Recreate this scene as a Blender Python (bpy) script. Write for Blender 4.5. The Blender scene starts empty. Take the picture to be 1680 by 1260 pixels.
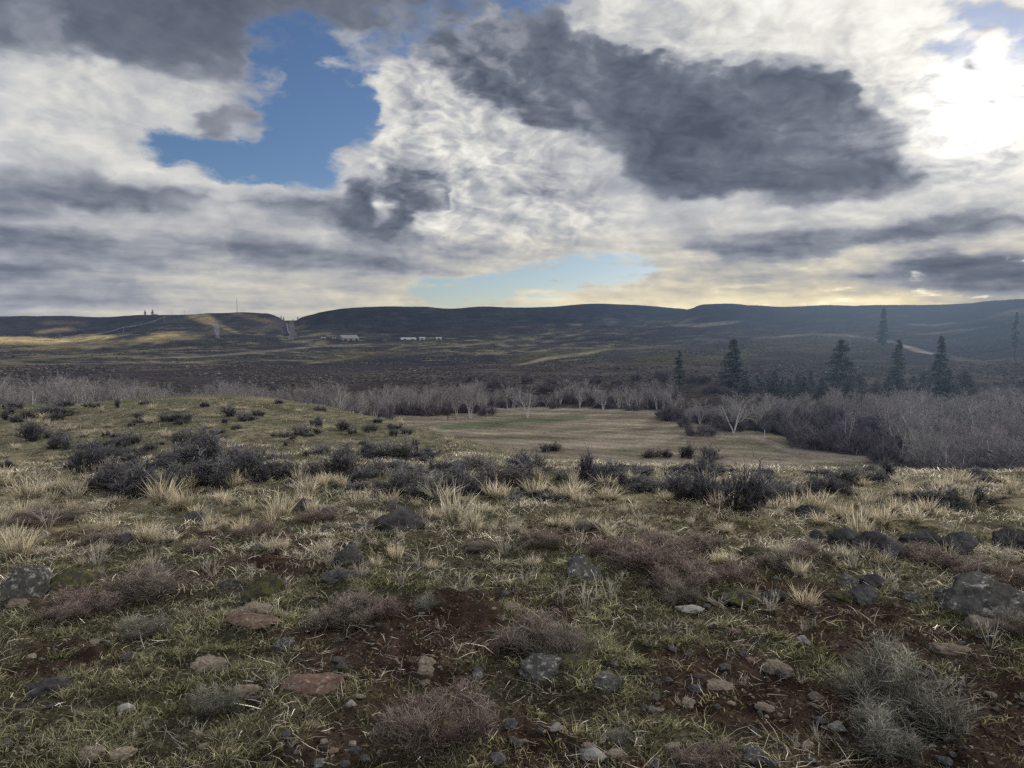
import bpy, math, random
import numpy as np
from mathutils import Vector

random.seed(7)
rng = np.random.default_rng(11)
sc = bpy.context.scene
C = sc.collection
PI = math.pi

# ------------------------------------------------------------------ camera
F = 1262.0
PITCH = math.radians(4.08)
EYE = 1.6
cd = bpy.data.cameras.new("camera")
cam = bpy.data.objects.new("camera", cd)
C.objects.link(cam)
cam.location = (0, 0, EYE)
cam.rotation_euler = (PI / 2 - PITCH, 0, 0)
cd.sensor_fit = 'HORIZONTAL'
cd.angle = 2 * math.atan(840 / F)
cd.clip_start = 0.05
cd.clip_end = 30000
sc.camera = cam
sc.view_settings.view_transform = 'Standard'
sc.view_settings.look = 'None'
sc.view_settings.exposure = 0
sc.cycles.use_denoising = False
sc.cycles.sample_clamp_direct = 6.0
sc.cycles.sample_clamp_indirect = 3.0
sc.cycles.max_bounces = 4
sc.cycles.diffuse_bounces = 2
sc.cycles.transmission_bounces = 3
sc.cycles.volume_bounces = 0
sc.cycles.transparent_max_bounces = 6


def ray(px, py):
    """photo pixel -> (azimuth, tan of elevation)"""
    xc = (np.asarray(px, float) - 840) / F
    yc = (630 - np.asarray(py, float)) / F
    y = math.cos(PITCH) + yc * math.sin(PITCH)
    z = -math.sin(PITCH) + yc * math.cos(PITCH)
    return np.arctan2(xc, y), z / np.hypot(xc, y)


def project(x, y, z):
    dz = z - EYE
    fw = y * math.cos(PITCH) - dz * math.sin(PITCH)
    up = y * math.sin(PITCH) + dz * math.cos(PITCH)
    fw = np.where(fw < 0.01, 0.01, fw)
    return 840 + F * x / fw, 630 - F * up / fw


# ------------------------------------------------------------------ noise
def _h(ix, iy, seed):
    h = (ix.astype(np.int64) * 374761393 + iy.astype(np.int64) * 668265263 + seed * 1442695041) & 0xffffffff
    h = ((h ^ (h >> 13)) * 1274126177) & 0xffffffff
    return (h ^ (h >> 16)) & 0xffffffff


def pn(x, y, seed=0):
    xi = np.floor(x); yi = np.floor(y)
    fx = x - xi; fy = y - yi
    u = fx * fx * fx * (fx * (fx * 6 - 15) + 10)
    v = fy * fy * fy * (fy * (fy * 6 - 15) + 10)

    def g(dx, dy):
        a = _h(xi + dx, yi + dy, seed) * (2 * PI / 4294967296.0)
        return np.cos(a) * (fx - dx) + np.sin(a) * (fy - dy)
    a = g(0, 0) * (1 - u) + g(1, 0) * u
    b = g(0, 1) * (1 - u) + g(1, 1) * u
    return (a * (1 - v) + b * v) * 1.5


def fbm(x, y, wl, octaves=4, seed=0, rough=0.5):
    t = 0; amp = 1; s = 0
    for k in range(octaves):
        t = t + amp * pn(x / wl + 17.3 * k, y / wl - 9.1 * k, seed + k * 31)
        s += amp; amp *= rough; wl *= 0.5
    return t / s


def sstep(a, b, x):
    t = np.clip((x - a) / (b - a), 0, 1)
    return t * t * (3 - 2 * t)


def pchip(xs, ys, xq):
    xs = np.asarray(xs, float); ys = np.asarray(ys, float)
    one = ys.ndim == 1
    if one: ys = ys[:, None]
    h = np.diff(xs)[:, None]; d = np.diff(ys, axis=0) / h
    m = np.zeros_like(ys)
    w1 = 2 * h[1:] + h[:-1]; w2 = h[1:] + 2 * h[:-1]
    same = d[1:] * d[:-1] > 0
    with np.errstate(divide='ignore', invalid='ignore'):
        hm = (w1 + w2) / (w1 / d[:-1] + w2 / d[1:])
    m[1:-1] = np.where(same, hm, 0)
    m[0] = d[0]; m[-1] = d[-1]
    i = np.clip(np.searchsorted(xs, xq) - 1, 0, len(xs) - 2)
    t = ((np.asarray(xq) - xs[i]) / (xs[i + 1] - xs[i]))[:, None]
    t = np.clip(t, 0, 1)
    hh = (xs[i + 1] - xs[i])[:, None]
    r = ((1 + 2 * t) * (1 - t) ** 2 * ys[i] + t * (1 - t) ** 2 * hh * m[i]
         + t * t * (3 - 2 * t) * ys[i + 1] + t * t * (t - 1) * hh * m[i + 1])
    return r[:, 0] if one else r


# ------------------------------------------------------------------ terrain heights on a polar grid
FLOOR = -28.8
RS = np.exp(np.arange(math.log(0.5), math.log(9000), 0.0068))
AZ = np.radians(np.arange(-58, 58.001, 0.15))
near_nodes = [(0.5, -0.02), (3, -.2), (5.3, -.37), (7.3, -.5), (8.94, -.63), (11.6, -.81), (13.1, -.91)]
# column px : crest (r, py), then far nodes (r, py), last one is the skyline
cols = {
 -700: ((45, 672), [(450, 615), (650, 590), (900, 576), (1100, 568), (1500, 558), (1900, 554), (2150, 546), (2600, 520)]),
 0: ((45, 666), [(450, 615), (650, 592), (900, 577), (1100, 567), (1500, 559.5), (1900, 552), (2150, 544), (2600, 519)]),
 60: ((45, 665), [(450, 615), (650, 592), (900, 577), (1100, 568), (1500, 560), (1900, 552), (2150, 543), (2600, 518)]),
 110: ((45, 664), [(450, 615), (650, 592), (900, 578), (1100, 571), (1500, 561), (1900, 551), (2150, 541), (2600, 518.5)]),
 180: ((45, 659), [(450, 615), (650, 590), (900, 576), (1100, 568), (1400, 557), (1750, 549), (2100, 536), (2500, 520.5)]),
 235: ((45, 654), [(450, 615), (650, 590), (900, 574), (1100, 565), (1400, 555), (1700, 545), (2050, 530), (2400, 516)]),
 300: ((45, 649.5), [(450, 615), (650, 590), (900, 572), (1100, 564), (1350, 554), (1650, 543), (2000, 527), (2300, 516)]),
 350: ((45, 648), [(450, 615), (650, 590), (900, 571), (1100, 563), (1300, 555), (1600, 543), (1950, 525), (2200, 513)]),
 400: ((44, 650), [(440, 615), (650, 590), (900, 571), (1100, 562), (1300, 554), (1600, 542), (1900, 525), (2150, 512)]),
 440: ((44, 654), [(440, 615), (650, 590), (900, 571), (1100, 561), (1350, 551), (1600, 540), (1850, 526), (2050, 514)]),
 462: ((43, 657), [(440, 615), (650, 590), (900, 571), (1100, 560), (1350, 550), (1600, 540), (1850, 529), (2000, 521)]),
 469: ((43, 658), [(440, 615), (650, 590), (900, 571), (1100, 560), (1350, 552), (1600, 542), (1850, 532), (2000, 525.6)]),
 488: ((42, 661), [(440, 615), (650, 590), (900, 571), (1100, 560), (1350, 552), (1600, 542), (1850, 532), (2000, 525.6)]),
 495: ((42, 662), [(440, 615), (650, 590), (900, 571), (1100, 560), (1350, 550), (1600, 540), (1850, 529), (2000, 521.5)]),
 515: ((41, 665), [(430, 617), (650, 590), (900, 572), (1150, 559), (1350, 551), (1600, 538), (1850, 524), (2000, 515.5)]),
 545: ((40, 671), [(430, 617), (650, 591), (900, 573), (1200, 558), (1450, 548), (1650, 534), (1850, 518), (2000, 509)]),
 580: ((38, 678), [(430, 617), (650, 592), (900, 574), (1250, 557), (1500, 547), (1680, 532), (1850, 515), (2000, 505)]),
 640: ((35, 690), [(420, 618), (650, 592), (900, 574), (1250, 557), (1500, 547), (1680, 530), (1850, 512), (1980, 503)]),
 700: ((31, 705), [(420, 618), (650, 592), (900, 574), (1250, 556), (1500, 546), (1700, 530), (1860, 511), (1980, 503)]),
 740: ((28, 717), [(420, 620), (650, 592), (900, 573), (1250, 555), (1500, 546), (1720, 530), (1900, 514), (2050, 506)]),
 800: ((26, 733), [(420, 620), (650, 593), (900, 573), (1250, 554), (1500, 544), (1750, 528), (1900, 512), (2050, 502.5)]),
 850: ((24, 746), [(420, 620), (650, 593), (900, 573), (1250, 552), (1500, 542), (1780, 526), (1950, 512), (2100, 504)]),
 900: ((23, 754), [(420, 620), (650, 593), (900, 572), (1200, 552), (1500, 540), (1800, 525), (2000, 511), (2150, 503)]),
 975: ((22, 759), [(420, 619), (650, 591), (900, 570), (1150, 551), (1450, 536), (1800, 521), (2050, 506), (2200, 498)]),
 1040: ((22, 761), [(420, 618), (640, 590), (850, 569), (1100, 550), (1400, 535), (1800, 521), (2050, 507), (2200, 500)]),
 1108: ((21, 764), [(420, 617), (640, 588), (850, 567), (1050, 549), (1300, 533), (1600, 518), (1900, 510), (2150, 506)]),
 1150: ((21, 765), [(420, 616), (640, 587), (850, 566), (1000, 550), (1250, 530), (1450, 513), (1600, 503), (1750, 499.5)]),
 1190: ((20.5, 767), [(420, 616), (640, 587), (850, 564), (1000, 549), (1250, 528), (1450, 511), (1600, 501), (1720, 498)]),
 1235: ((20, 768), [(420, 616), (640, 587), (850, 564), (1000, 550), (1250, 530), (1450, 513), (1600, 504.5), (1750, 502)]),
 1275: ((20, 769), [(420, 616), (640, 587), (850, 564), (1000, 550), (1250, 531), (1450, 514), (1600, 506), (1750, 503)]),
 1350: ((20, 770), [(420, 617), (620, 588), (800, 565), (950, 549), (1150, 530), (1350, 513), (1500, 505), (1650, 501)]),
 1430: ((19.5, 771), [(420, 620), (600, 592), (740, 568), (850, 562), (1050, 540), (1250, 520), (1400, 506), (1550, 500)]),
 1540: ((19, 772), [(420, 622), (580, 596), (700, 580), (850, 566), (1000, 546), (1200, 522), (1350, 506), (1480, 499)]),
 1610: ((19, 774), [(420, 624), (560, 598), (680, 582), (800, 565), (950, 543), (1100, 520), (1250, 503), (1380, 493.5)]),
 1680: ((19, 775), [(420, 624), (550, 598), (650, 580), (760, 562), (900, 540), (1050, 518), (1200, 499), (1320, 489)]),
 2700: ((19, 780), [(420, 624), (550, 598), (650, 580), (760, 562), (900, 540), (1050, 515), (1200, 492), (1320, 480)]),
}
col_az = []; prof = []; rim_r = []
for px in sorted(cols):
    (rc, pc), far = cols[px]
    az, te = ray(px, pc)
    col_az.append(float(az))
    nodes = [n for n in near_nodes if n[0] < rc - 4]
    zc = EYE + rc * te
    if rc > 30:
        k = (rc - 13.1) / 2
        nodes.append((13.1 + k, -.91 + (zc + .91) * 0.62))
    nodes += [(rc, zc)]
    s = -te + 0.045
    nodes += [(rc * 1.25, zc - rc * .25 * s), (rc * 1.25 + 45, zc - rc * .25 * s - 45 * (s + .05))]
    zf = FLOOR if px > 500 else FLOOR + 1.5
    rfl = max(150 if px < 1200 else 135, nodes[-1][0] + 30)
    nodes += [(rfl, zf), (270, zf), (320, zf + .2)]
    for r, p in far:
        nodes.append((r, EYE + r * float(ray(px, p)[1])))
    rl, zl = nodes[-1]
    rim_r.append(rl)
    nodes += [(rl + 120, zl + 120 * (zl - EYE) / rl - 6), (rl + 700, zl - 30), (9100, zl - 120)]
    rr, zz = zip(*nodes)
    prof.append(pchip(np.log(rr), zz, np.log(RS)))
order = np.argsort(col_az)
col_az = np.array(col_az)[order]; prof = np.array(prof)[order]; rim_r = np.array(rim_r)[order]
Z = pchip(col_az, prof, np.clip(AZ, col_az[0], col_az[-1]))          # (naz, nr)
RIM = np.interp(AZ, col_az, rim_r)[:, None]
R2 = RS[None, :] + 0 * AZ[:, None]
X = np.sin(AZ)[:, None] * R2
Y = np.cos(AZ)[:, None] * R2
# relief
n_near = np.searchsorted(RS, 70)
xn, yn = X[:, :n_near], Y[:, :n_near]
rn = R2[:, :n_near]
soil = sstep(-.05, .28, fbm(xn, yn, 1.5, 4, 5) - .12 * sstep(5.5, 9, rn) - .35 * sstep(8, 13, rn)
             + .12 * sstep(7, 3, rn))
bumps = fbm(xn, yn, 0.9, 3, 21) * .05 + fbm(xn, yn, .30, 3, 33) * .050 + fbm(xn, yn, 4.0, 2, 41) * .09
bumps += np.abs(fbm(xn, yn, .13, 2, 55)) * .036 * sstep(14, 5, rn)
Z[:, :n_near] += bumps * sstep(70, 30, rn) * sstep(.5, 2.0, rn)
far = sstep(320, 900, R2)
keep = 0.10 + 0.90 * sstep(0.0, 0.16, np.abs(R2 / RIM - 1.02)) * sstep(1.15, 1.0, R2 / RIM)
gul = 1 - np.abs(fbm(X, Y, 420, 4, 77)) * 2.2
Z += far * keep * (-(gul - .45) * (11.0 + 4.0 * sstep(-.22, -.32, AZ)[:, None]) + fbm(X, Y, 120, 4, 88) * 6.0) * sstep(200, 1400, R2)
Z += far * fbm(X, Y, 14, 3, 93) * .8
Z += sstep(60, 100, R2) * sstep(150, 120, R2) * fbm(X, Y, 30, 3, 12) * 1.0
road_mask = np.zeros_like(Z)


def Hh(x, y):
    x = np.asarray(x, float); y = np.asarray(y, float)
    r = np.maximum(np.hypot(x, y), RS[0]); az = np.arctan2(x, y)
    fi = np.clip((az - AZ[0]) / (AZ[1] - AZ[0]), 0, len(AZ) - 1.001)
    fj = np.clip((np.log(r) - math.log(RS[0])) / 0.0068, 0, len(RS) - 1.001)
    i = fi.astype(int); j = fj.astype(int); u = fi - i; v = fj - j
    return ((Z[i, j] * (1 - v) + Z[i, j + 1] * v) * (1 - u) + (Z[i + 1, j] * (1 - v) + Z[i + 1, j + 1] * v) * u)


def hit(px, py, rmin=1.0):
    """first ground point on the line of sight through a photo pixel"""
    az, te = ray(px, py)
    i = int(np.clip(round((float(az) - AZ[0]) / (AZ[1] - AZ[0])), 0, len(AZ) - 1))
    ok = (Z[i] >= EYE + RS * float(te)) & (RS > rmin)
    j = int(np.argmax(ok)) if ok.any() else None
    if j is None: return None
    r = RS[j]
    return (math.sin(az) * r, math.cos(az) * r, float(Hh(math.sin(az) * r, math.cos(az) * r)), r)


def polar(px, r):
    az = float(ray(px, 600)[0])
    x, y = math.sin(az) * r, math.cos(az) * r
    return x, y, float(Hh(x, y))


# ------------------------------------------------------------------ mesh helpers
def mesh_np(name, V, quads=None, tris=None, col=None, smooth=False):
    me = bpy.data.meshes.new(name)
    V = np.ascontiguousarray(V, np.float32).reshape(-1, 3)
    me.vertices.add(len(V)); me.vertices.foreach_set('co', V.ravel())
    idx = []; tot = []
    if quads is not None and len(quads):
        q = np.asarray(quads, np.int32).reshape(-1, 4); idx.append(q.ravel()); tot.append(np.full(len(q), 4))
    if tris is not None and len(tris):
        t = np.asarray(tris, np.int32).reshape(-1, 3); idx.append(t.ravel()); tot.append(np.full(len(t), 3))
    idx = np.concatenate(idx).astype(np.int32); tot = np.concatenate(tot)
    st = np.concatenate([[0], np.cumsum(tot)[:-1]]).astype(np.int32)
    me.loops.add(len(idx)); me.loops.foreach_set('vertex_index', idx)
    me.polygons.add(len(tot)); me.polygons.foreach_set('loop_start', st)
    me.update(calc_edges=True)
    me.polygons.foreach_set('use_smooth', np.full(len(tot), smooth))
    if col is not None:
        a = me.color_attributes.new('Col', 'FLOAT_COLOR', 'POINT')
        c = np.ones((len(V), 4), np.float32); c[:, :3] = col
        a.data.foreach_set('color', c.ravel())
    me.update()
    return me


def link(name, me, mat=None, parent=None, loc=None):
    o = bpy.data.objects.new(name, me)
    C.objects.link(o)
    if mat is not None and me is not None and not me.materials: me.materials.append(mat)
    if parent is not None: o.parent = parent
    if loc is not None: o.location = loc
    return o


def tag(o, label=None, cat=None, group=None, kind=None):
    if label: o['label'] = label
    if cat: o['category'] = cat
    if group: o['group'] = group
    if kind: o['kind'] = kind
    return o


def empty(name, loc, rz=0, sx=1.0, sz=None):
    o = bpy.data.objects.new(name, None)
    C.objects.link(o)
    o.empty_display_size = 0.2
    o.location = loc; o.rotation_euler = (0, 0, rz); o.scale = (sx, sx, sz if sz else sx)
    return o


# ------------------------------------------------------------------ materials
def nodes_of(m):
    m.use_nodes = True
    nt = m.node_tree
    nt.nodes.clear()
    return nt, nt.nodes, nt.links


def mat_col(name, attr=True, base=(.1, .1, .1), noise=8.0, var=.35, rough=.92, transl=0.0, bump=0.0, bscale=30., fine=None, metal=0.0, tint2=None):
    """procedural: vertex colour (or base) x noise, optional translucency and bump"""
    m = bpy.data.materials.new(name)
    nt, N, L = nodes_of(m)
    out = N.new('ShaderNodeOutputMaterial')
    bs = N.new('ShaderNodeBsdfPrincipled')
    bs.inputs['Roughness'].default_value = rough
    bs.inputs['Specular IOR Level'].default_value = 0.0
    bs.inputs['Metallic'].default_value = metal
    tc = N.new('ShaderNodeTexCoord')
    geo = N.new('ShaderNodeNewGeometry')
    nz = N.new('ShaderNodeTexNoise'); nz.inputs['Scale'].default_value = noise
    nz.inputs['Detail'].default_value = 5
    L.new(geo.outputs['Position'], nz.inputs['Vector'])
    mr = N.new('ShaderNodeMapRange')
    mr.inputs['From Min'].default_value = .25; mr.inputs['From Max'].default_value = .75
    mr.inputs['To Min'].default_value = 1 - var; mr.inputs['To Max'].default_value = 1 + var
    L.new(nz.outputs['Fac'], mr.inputs['Value'])
    mul = N.new('ShaderNodeVectorMath'); mul.operation = 'SCALE'
    if attr:
        at = N.new('ShaderNodeAttribute'); at.attribute_name = 'Col'
        src = at.outputs['Color']
    else:
        rgb = N.new('ShaderNodeRGB'); rgb.outputs[0].default_value = (*base, 1)
        src = rgb.outputs[0]
    if tint2 is not None:
        n2 = N.new('ShaderNodeTexNoise'); n2.inputs['Scale'].default_value = tint2[1]; n2.inputs['Detail'].default_value = 6
        n2.inputs['Roughness'].default_value = .65
        L.new(tc.outputs['Object'], n2.inputs['Vector'])
        r2 = N.new('ShaderNodeMapRange'); r2.inputs['From Min'].default_value = tint2[2]; r2.inputs['From Max'].default_value = tint2[2] + .07
        L.new(n2.outputs['Fac'], r2.inputs['Value'])
        mx = N.new('ShaderNodeMix'); mx.data_type = 'RGBA'
        L.new(r2.outputs[0], mx.inputs['Factor']); L.new(src, mx.inputs['A'])
        mx.inputs['B'].default_value = (*tint2[0], 1)
        src = mx.outputs['Result']
    if fine:
        n3 = N.new('ShaderNodeTexNoise'); n3.inputs['Scale'].default_value = fine[0]; n3.inputs['Detail'].default_value = 4
        n3.inputs['Roughness'].default_value = .7
        L.new(geo.outputs['Position'], n3.inputs['Vector'])
        r3 = N.new('ShaderNodeMapRange'); r3.inputs['From Min'].default_value = .3; r3.inputs['From Max'].default_value = .7
        r3.inputs['To Min'].default_value = 1 - fine[1]; r3.inputs['To Max'].default_value = 1 + fine[1]
        L.new(n3.outputs['Fac'], r3.inputs['Value'])
        pm = N.new('ShaderNodeMath'); pm.operation = 'MULTIPLY'
        L.new(mr.outputs[0], pm.inputs[0]); L.new(r3.outputs[0], pm.inputs[1])
        L.new(pm.outputs[0], mul.inputs['Scale'])
    else:
        L.new(mr.outputs[0], mul.inputs['Scale'])
    L.new(src, mul.inputs[0])
    L.new(mul.outputs[0], bs.inputs['Base Color'])
    if bump:
        nb = N.new('ShaderNodeTexNoise'); nb.inputs['Scale'].default_value = bscale; nb.inputs['Detail'].default_value = 6
        nb.inputs['Roughness'].default_value = .65
        L.new(geo.outputs['Position'], nb.inputs['Vector'])
        bn = N.new('ShaderNodeBump'); bn.inputs['Strength'].default_value = 1.0
        bn.inputs['Distance'].default_value = bump
        L.new(nb.outputs['Fac'], bn.inputs['Height'])
        L.new(bn.outputs[0], bs.inputs['Normal'])
    if transl:
        tr = N.new('ShaderNodeBsdfTranslucent')
        L.new(mul.outputs[0], tr.inputs['Color'])
        ms = N.new('ShaderNodeMixShader'); ms.inputs[0].default_value = transl
        L.new(bs.outputs[0], ms.inputs[1]); L.new(tr.outputs[0], ms.inputs[2])
        L.new(ms.outputs[0], out.inputs['Surface'])
    else:
        L.new(bs.outputs[0], out.inputs['Surface'])
    return m


M_ground = mat_col('soil_and_turf', noise=9, var=.3, fine=(85, .55), bump=.018, bscale=55)
M_meadow = mat_col('meadow_grass', noise=.11, var=.28, fine=(.9, .38), bump=.35, bscale=.9)
M_hills = mat_col('sage_hills', noise=.035, var=.28, fine=(.3, .5), bump=1.0, bscale=.35)
M_grass = mat_col('grass_blades', noise=2.0, var=.2, transl=.5)
M_straw = mat_col('dry_straw', noise=3.0, var=.2, transl=.5)
M_sage = mat_col('sage_foliage', noise=4.0, var=.3, transl=.25)
M_wood = mat_col('dark_sage_wood', attr=False, base=(.035, .030, .030), noise=14, var=.4)
M_heath = mat_col('russet_twigs', noise=9.0, var=.3, transl=.25)
M_weed = mat_col('bleached_stalks', noise=9.0, var=.2, transl=.35)
M_bark = mat_col('pale_bark', attr=False, base=(.33, .315, .30), noise=1.2, var=.35)
M_barkd = mat_col('grey_bark', attr=False, base=(.25, .24, .24), noise=1.2, var=.35)
M_twig = mat_col('tree_twigs', attr=False, base=(.200, .190, .184), noise=.6, var=.3)
M_twig2 = mat_col('purple_twigs', attr=False, base=(.185, .166, .174), noise=.6, var=.3)
M_willow = mat_col('willow_twigs', attr=False, base=(.098, .086, .098), noise=.4, var=.35)
M_conbark = mat_col('conifer_bark', attr=False, base=(.05, .036, .028), noise=2, var=.3)
M_needle = mat_col('conifer_needles', attr=False, base=(.095, .108, .104), noise=.6, var=.45, transl=.3)
M_brush = mat_col('brush', noise=.5, var=.3)
M_basalt = mat_col('basalt', attr=False, base=(.052, .049, .050), noise=6, var=.5, bump=.02, bscale=22, fine=(45, .45), tint2=((.14, .135, .12), 5.0, .62))
M_lichen = mat_col('lichen_rock', attr=False, base=(.06, .057, .054), noise=6, var=.5, bump=.02, bscale=22, fine=(45, .4), tint2=((.22, .22, .205), 4.6, .56))
M_mossy = mat_col('mossy_rock', attr=False, base=(.045, .040, .034), noise=6, var=.5, bump=.025, bscale=22, fine=(45, .4), tint2=((.06, .062, .028), 2.6, .48))
M_tan = mat_col('tan_stone', attr=False, base=(.125, .105, .085), noise=7, var=.4, bump=.012, bscale=30, fine=(50, .35), tint2=((.07, .05, .04), 4.0, .55))
M_pale = mat_col('pale_stone', attr=False, base=(.19, .18, .165), noise=7, var=.3, bump=.01, bscale=30, fine=(50, .3), tint2=((.12, .11, .1), 5.0, .58))
M_red = mat_col('reddish_stone', attr=False, base=(.095, .066, .054), noise=7, var=.4, bump=.012, bscale=30, fine=(50, .35), tint2=((.2, .16, .14), 4.0, .58))

# ------------------------------------------------------------------ paint land cover (colour of what grows there, plus some painted sunlight and shade)
PXg, PYg = project(X, Y, Z)


JIT = fbm(X, Y, 90, 4, 131) * 1.6


def band(pts, th, soft=.6):
    """soft mask of the land along a line given by photo points, evaluated on the polar grid"""
    pts = np.array(pts, float)
    y = np.interp(PXg, pts[:, 0], pts[:, 1])
    t = np.interp(PXg, pts[:, 0], pts[:, 2]) if pts.shape[1] > 2 else th
    xm = sstep(pts[0, 0] - 14, pts[0, 0] + 10, PXg) * sstep(pts[-1, 0] + 14, pts[-1, 0] - 10, PXg)
    jit = JIT
    return sstep(t * (1 + soft), t * (1 - soft), np.abs(PYg - y + jit * t * .5)) * xm


def lerp(col, c, m):
    return col + (np.array(c, np.float32) - col) * m[..., None]


col = np.zeros(Z.shape + (3,), np.float32)
# hills base
n1 = fbm(X, Y, 260, 5, 201, .6); n2 = fbm(X, Y, 45, 4, 211, .6); n3 = fbm(X, Y, 900, 3, 221)
col[:] = (.034, .033, .032)
col = lerp(col, (.021, .023, .028), sstep(-.05, .35, n1))
col = lerp(col, (.098, .088, .062), sstep(.02, .36, n2 - .5 * n1))
n4 = fbm(X * .5, Y * 1.3, 16, 4, 231, .6)
col = lerp(col, (.105, .098, .080), sstep(.12, .42, n4) * sstep(.25, -.15, n1) * .8 * sstep(1900, 900, R2))
col = lerp(col, (.016, .018, .022), sstep(.05, .4, -n4) * .7)
col = lerp(col, (.034, .028, .030), sstep(.05, .3, n3) * .7)
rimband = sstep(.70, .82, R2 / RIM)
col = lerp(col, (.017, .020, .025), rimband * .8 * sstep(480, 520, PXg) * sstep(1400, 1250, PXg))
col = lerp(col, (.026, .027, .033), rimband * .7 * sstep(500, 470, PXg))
PATCH = .45 + .55 * sstep(-.25, .12, fbm(X, Y, 38, 4, 141, .65))
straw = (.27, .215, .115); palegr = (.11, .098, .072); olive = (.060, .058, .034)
inf = R2 > 330
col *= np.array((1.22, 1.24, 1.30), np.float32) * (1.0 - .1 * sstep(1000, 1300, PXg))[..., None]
for pts, th, c, s in [  # gold bands on the left hills: dry grass with cloud-gap sunlight painted in
    ([(-300, 560, 6), (0, 559, 6), (80, 559.5, 5), (130, 556, 5), (185, 552, 3)], 5, (.42, .33, .165), 1),  # sunlit strip, the sunshine put into the pale gold
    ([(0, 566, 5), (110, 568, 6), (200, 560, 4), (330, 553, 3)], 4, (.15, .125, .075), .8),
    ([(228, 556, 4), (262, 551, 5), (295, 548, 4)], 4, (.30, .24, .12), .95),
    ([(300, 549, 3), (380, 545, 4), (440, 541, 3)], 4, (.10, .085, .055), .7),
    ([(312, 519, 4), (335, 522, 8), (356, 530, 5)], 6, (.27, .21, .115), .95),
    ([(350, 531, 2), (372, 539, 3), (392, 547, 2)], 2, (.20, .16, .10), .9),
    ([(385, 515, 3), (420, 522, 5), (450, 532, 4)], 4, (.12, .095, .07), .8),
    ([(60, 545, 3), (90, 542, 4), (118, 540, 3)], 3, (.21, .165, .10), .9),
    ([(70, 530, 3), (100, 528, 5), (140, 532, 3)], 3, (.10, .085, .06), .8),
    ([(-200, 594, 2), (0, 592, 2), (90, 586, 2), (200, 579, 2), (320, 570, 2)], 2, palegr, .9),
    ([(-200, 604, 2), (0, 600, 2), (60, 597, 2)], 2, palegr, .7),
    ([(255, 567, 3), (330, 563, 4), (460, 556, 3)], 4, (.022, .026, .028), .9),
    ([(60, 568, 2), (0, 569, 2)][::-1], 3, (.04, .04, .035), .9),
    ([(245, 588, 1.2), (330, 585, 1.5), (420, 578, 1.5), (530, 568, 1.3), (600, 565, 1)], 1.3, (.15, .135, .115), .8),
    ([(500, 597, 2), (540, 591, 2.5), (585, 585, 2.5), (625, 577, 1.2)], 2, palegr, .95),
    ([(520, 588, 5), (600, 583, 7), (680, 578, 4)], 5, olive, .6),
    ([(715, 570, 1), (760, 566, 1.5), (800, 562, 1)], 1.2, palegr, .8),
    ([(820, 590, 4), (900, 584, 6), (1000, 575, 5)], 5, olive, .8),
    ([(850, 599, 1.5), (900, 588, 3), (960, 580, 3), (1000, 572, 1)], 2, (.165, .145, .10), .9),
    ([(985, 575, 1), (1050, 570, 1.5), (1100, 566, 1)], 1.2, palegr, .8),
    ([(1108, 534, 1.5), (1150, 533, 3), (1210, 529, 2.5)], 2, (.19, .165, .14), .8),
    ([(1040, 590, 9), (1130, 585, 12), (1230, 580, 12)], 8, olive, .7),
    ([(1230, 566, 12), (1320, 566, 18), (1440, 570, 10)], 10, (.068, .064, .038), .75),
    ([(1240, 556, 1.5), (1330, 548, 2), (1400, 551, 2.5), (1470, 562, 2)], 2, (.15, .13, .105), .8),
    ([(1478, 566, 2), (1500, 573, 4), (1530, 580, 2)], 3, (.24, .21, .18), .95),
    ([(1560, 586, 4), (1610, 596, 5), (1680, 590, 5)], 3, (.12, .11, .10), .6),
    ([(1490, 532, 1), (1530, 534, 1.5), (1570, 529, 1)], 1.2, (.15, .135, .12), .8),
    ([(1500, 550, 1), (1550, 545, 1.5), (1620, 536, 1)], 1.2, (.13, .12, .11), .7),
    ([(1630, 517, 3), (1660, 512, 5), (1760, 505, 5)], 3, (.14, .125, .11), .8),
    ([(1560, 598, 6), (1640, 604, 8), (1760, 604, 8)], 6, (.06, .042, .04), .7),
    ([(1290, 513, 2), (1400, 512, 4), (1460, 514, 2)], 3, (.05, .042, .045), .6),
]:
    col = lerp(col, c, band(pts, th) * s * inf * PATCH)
# valley floor brush
vf = sstep(420, 330, R2) * sstep(120, 160, R2)
col = lerp(col, (.036, .030, .028), vf * .9)
# meadow
edge = [(560, 690), (620, 684.5), (680, 681), (740, 675), (800, 669), (900, 668), (1000, 670), (1090, 674), (1150, 690), (1215, 703), (1290, 716), (1300, 728), (1380, 745), (1450, 751), (1500, 741), (1515, 770), (1530, 800)]
ex, ey = np.array(edge).T
top = np.interp(PXg, ex, ey)
jn = fbm(X, Y, 18, 4, 301)
meadow = sstep(-1.2, 1.2, PYg - top + jn * 4) * (R2 > 115) * (R2 < 330) * sstep(540, 600, PXg) * sstep(1545, 1505, PXg)
md = np.zeros_like(col); md[:] = (.125, .107, .058)
streak = fbm(X * .35, Y * 1.6, 16, 4, 311)
md = lerp(md, (.18, .155, .090), sstep(.0, .35, streak))
md = lerp(md, (.075, .072, .036), sstep(.05, .4, -streak + .3 * jn) * .8)
gm = band([(720, 703, 4), (790, 697, 6), (880, 691, 6), (960, 686, 3)], 5) * sstep(-.4, .1, streak)
md = lerp(md, (.052, .066, .027), gm * .85)
md = lerp(md, (.20, .17, .11), band([(780, 671, 2), (850, 670, 3), (960, 673, 2), (1080, 676, 2)], 2) * .7)
md = lerp(md, (.10, .06, .04), band([(1010, 685, 1.2), (1060, 685.5, 1.6), (1110, 684, 1)], 1.2) * .5)
md = lerp(md, (.19, .16, .10), band([(1150, 712, 3), (1230, 714, 4), (1300, 740, 4), (1440, 757, 4)], 3) * .7)
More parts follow.
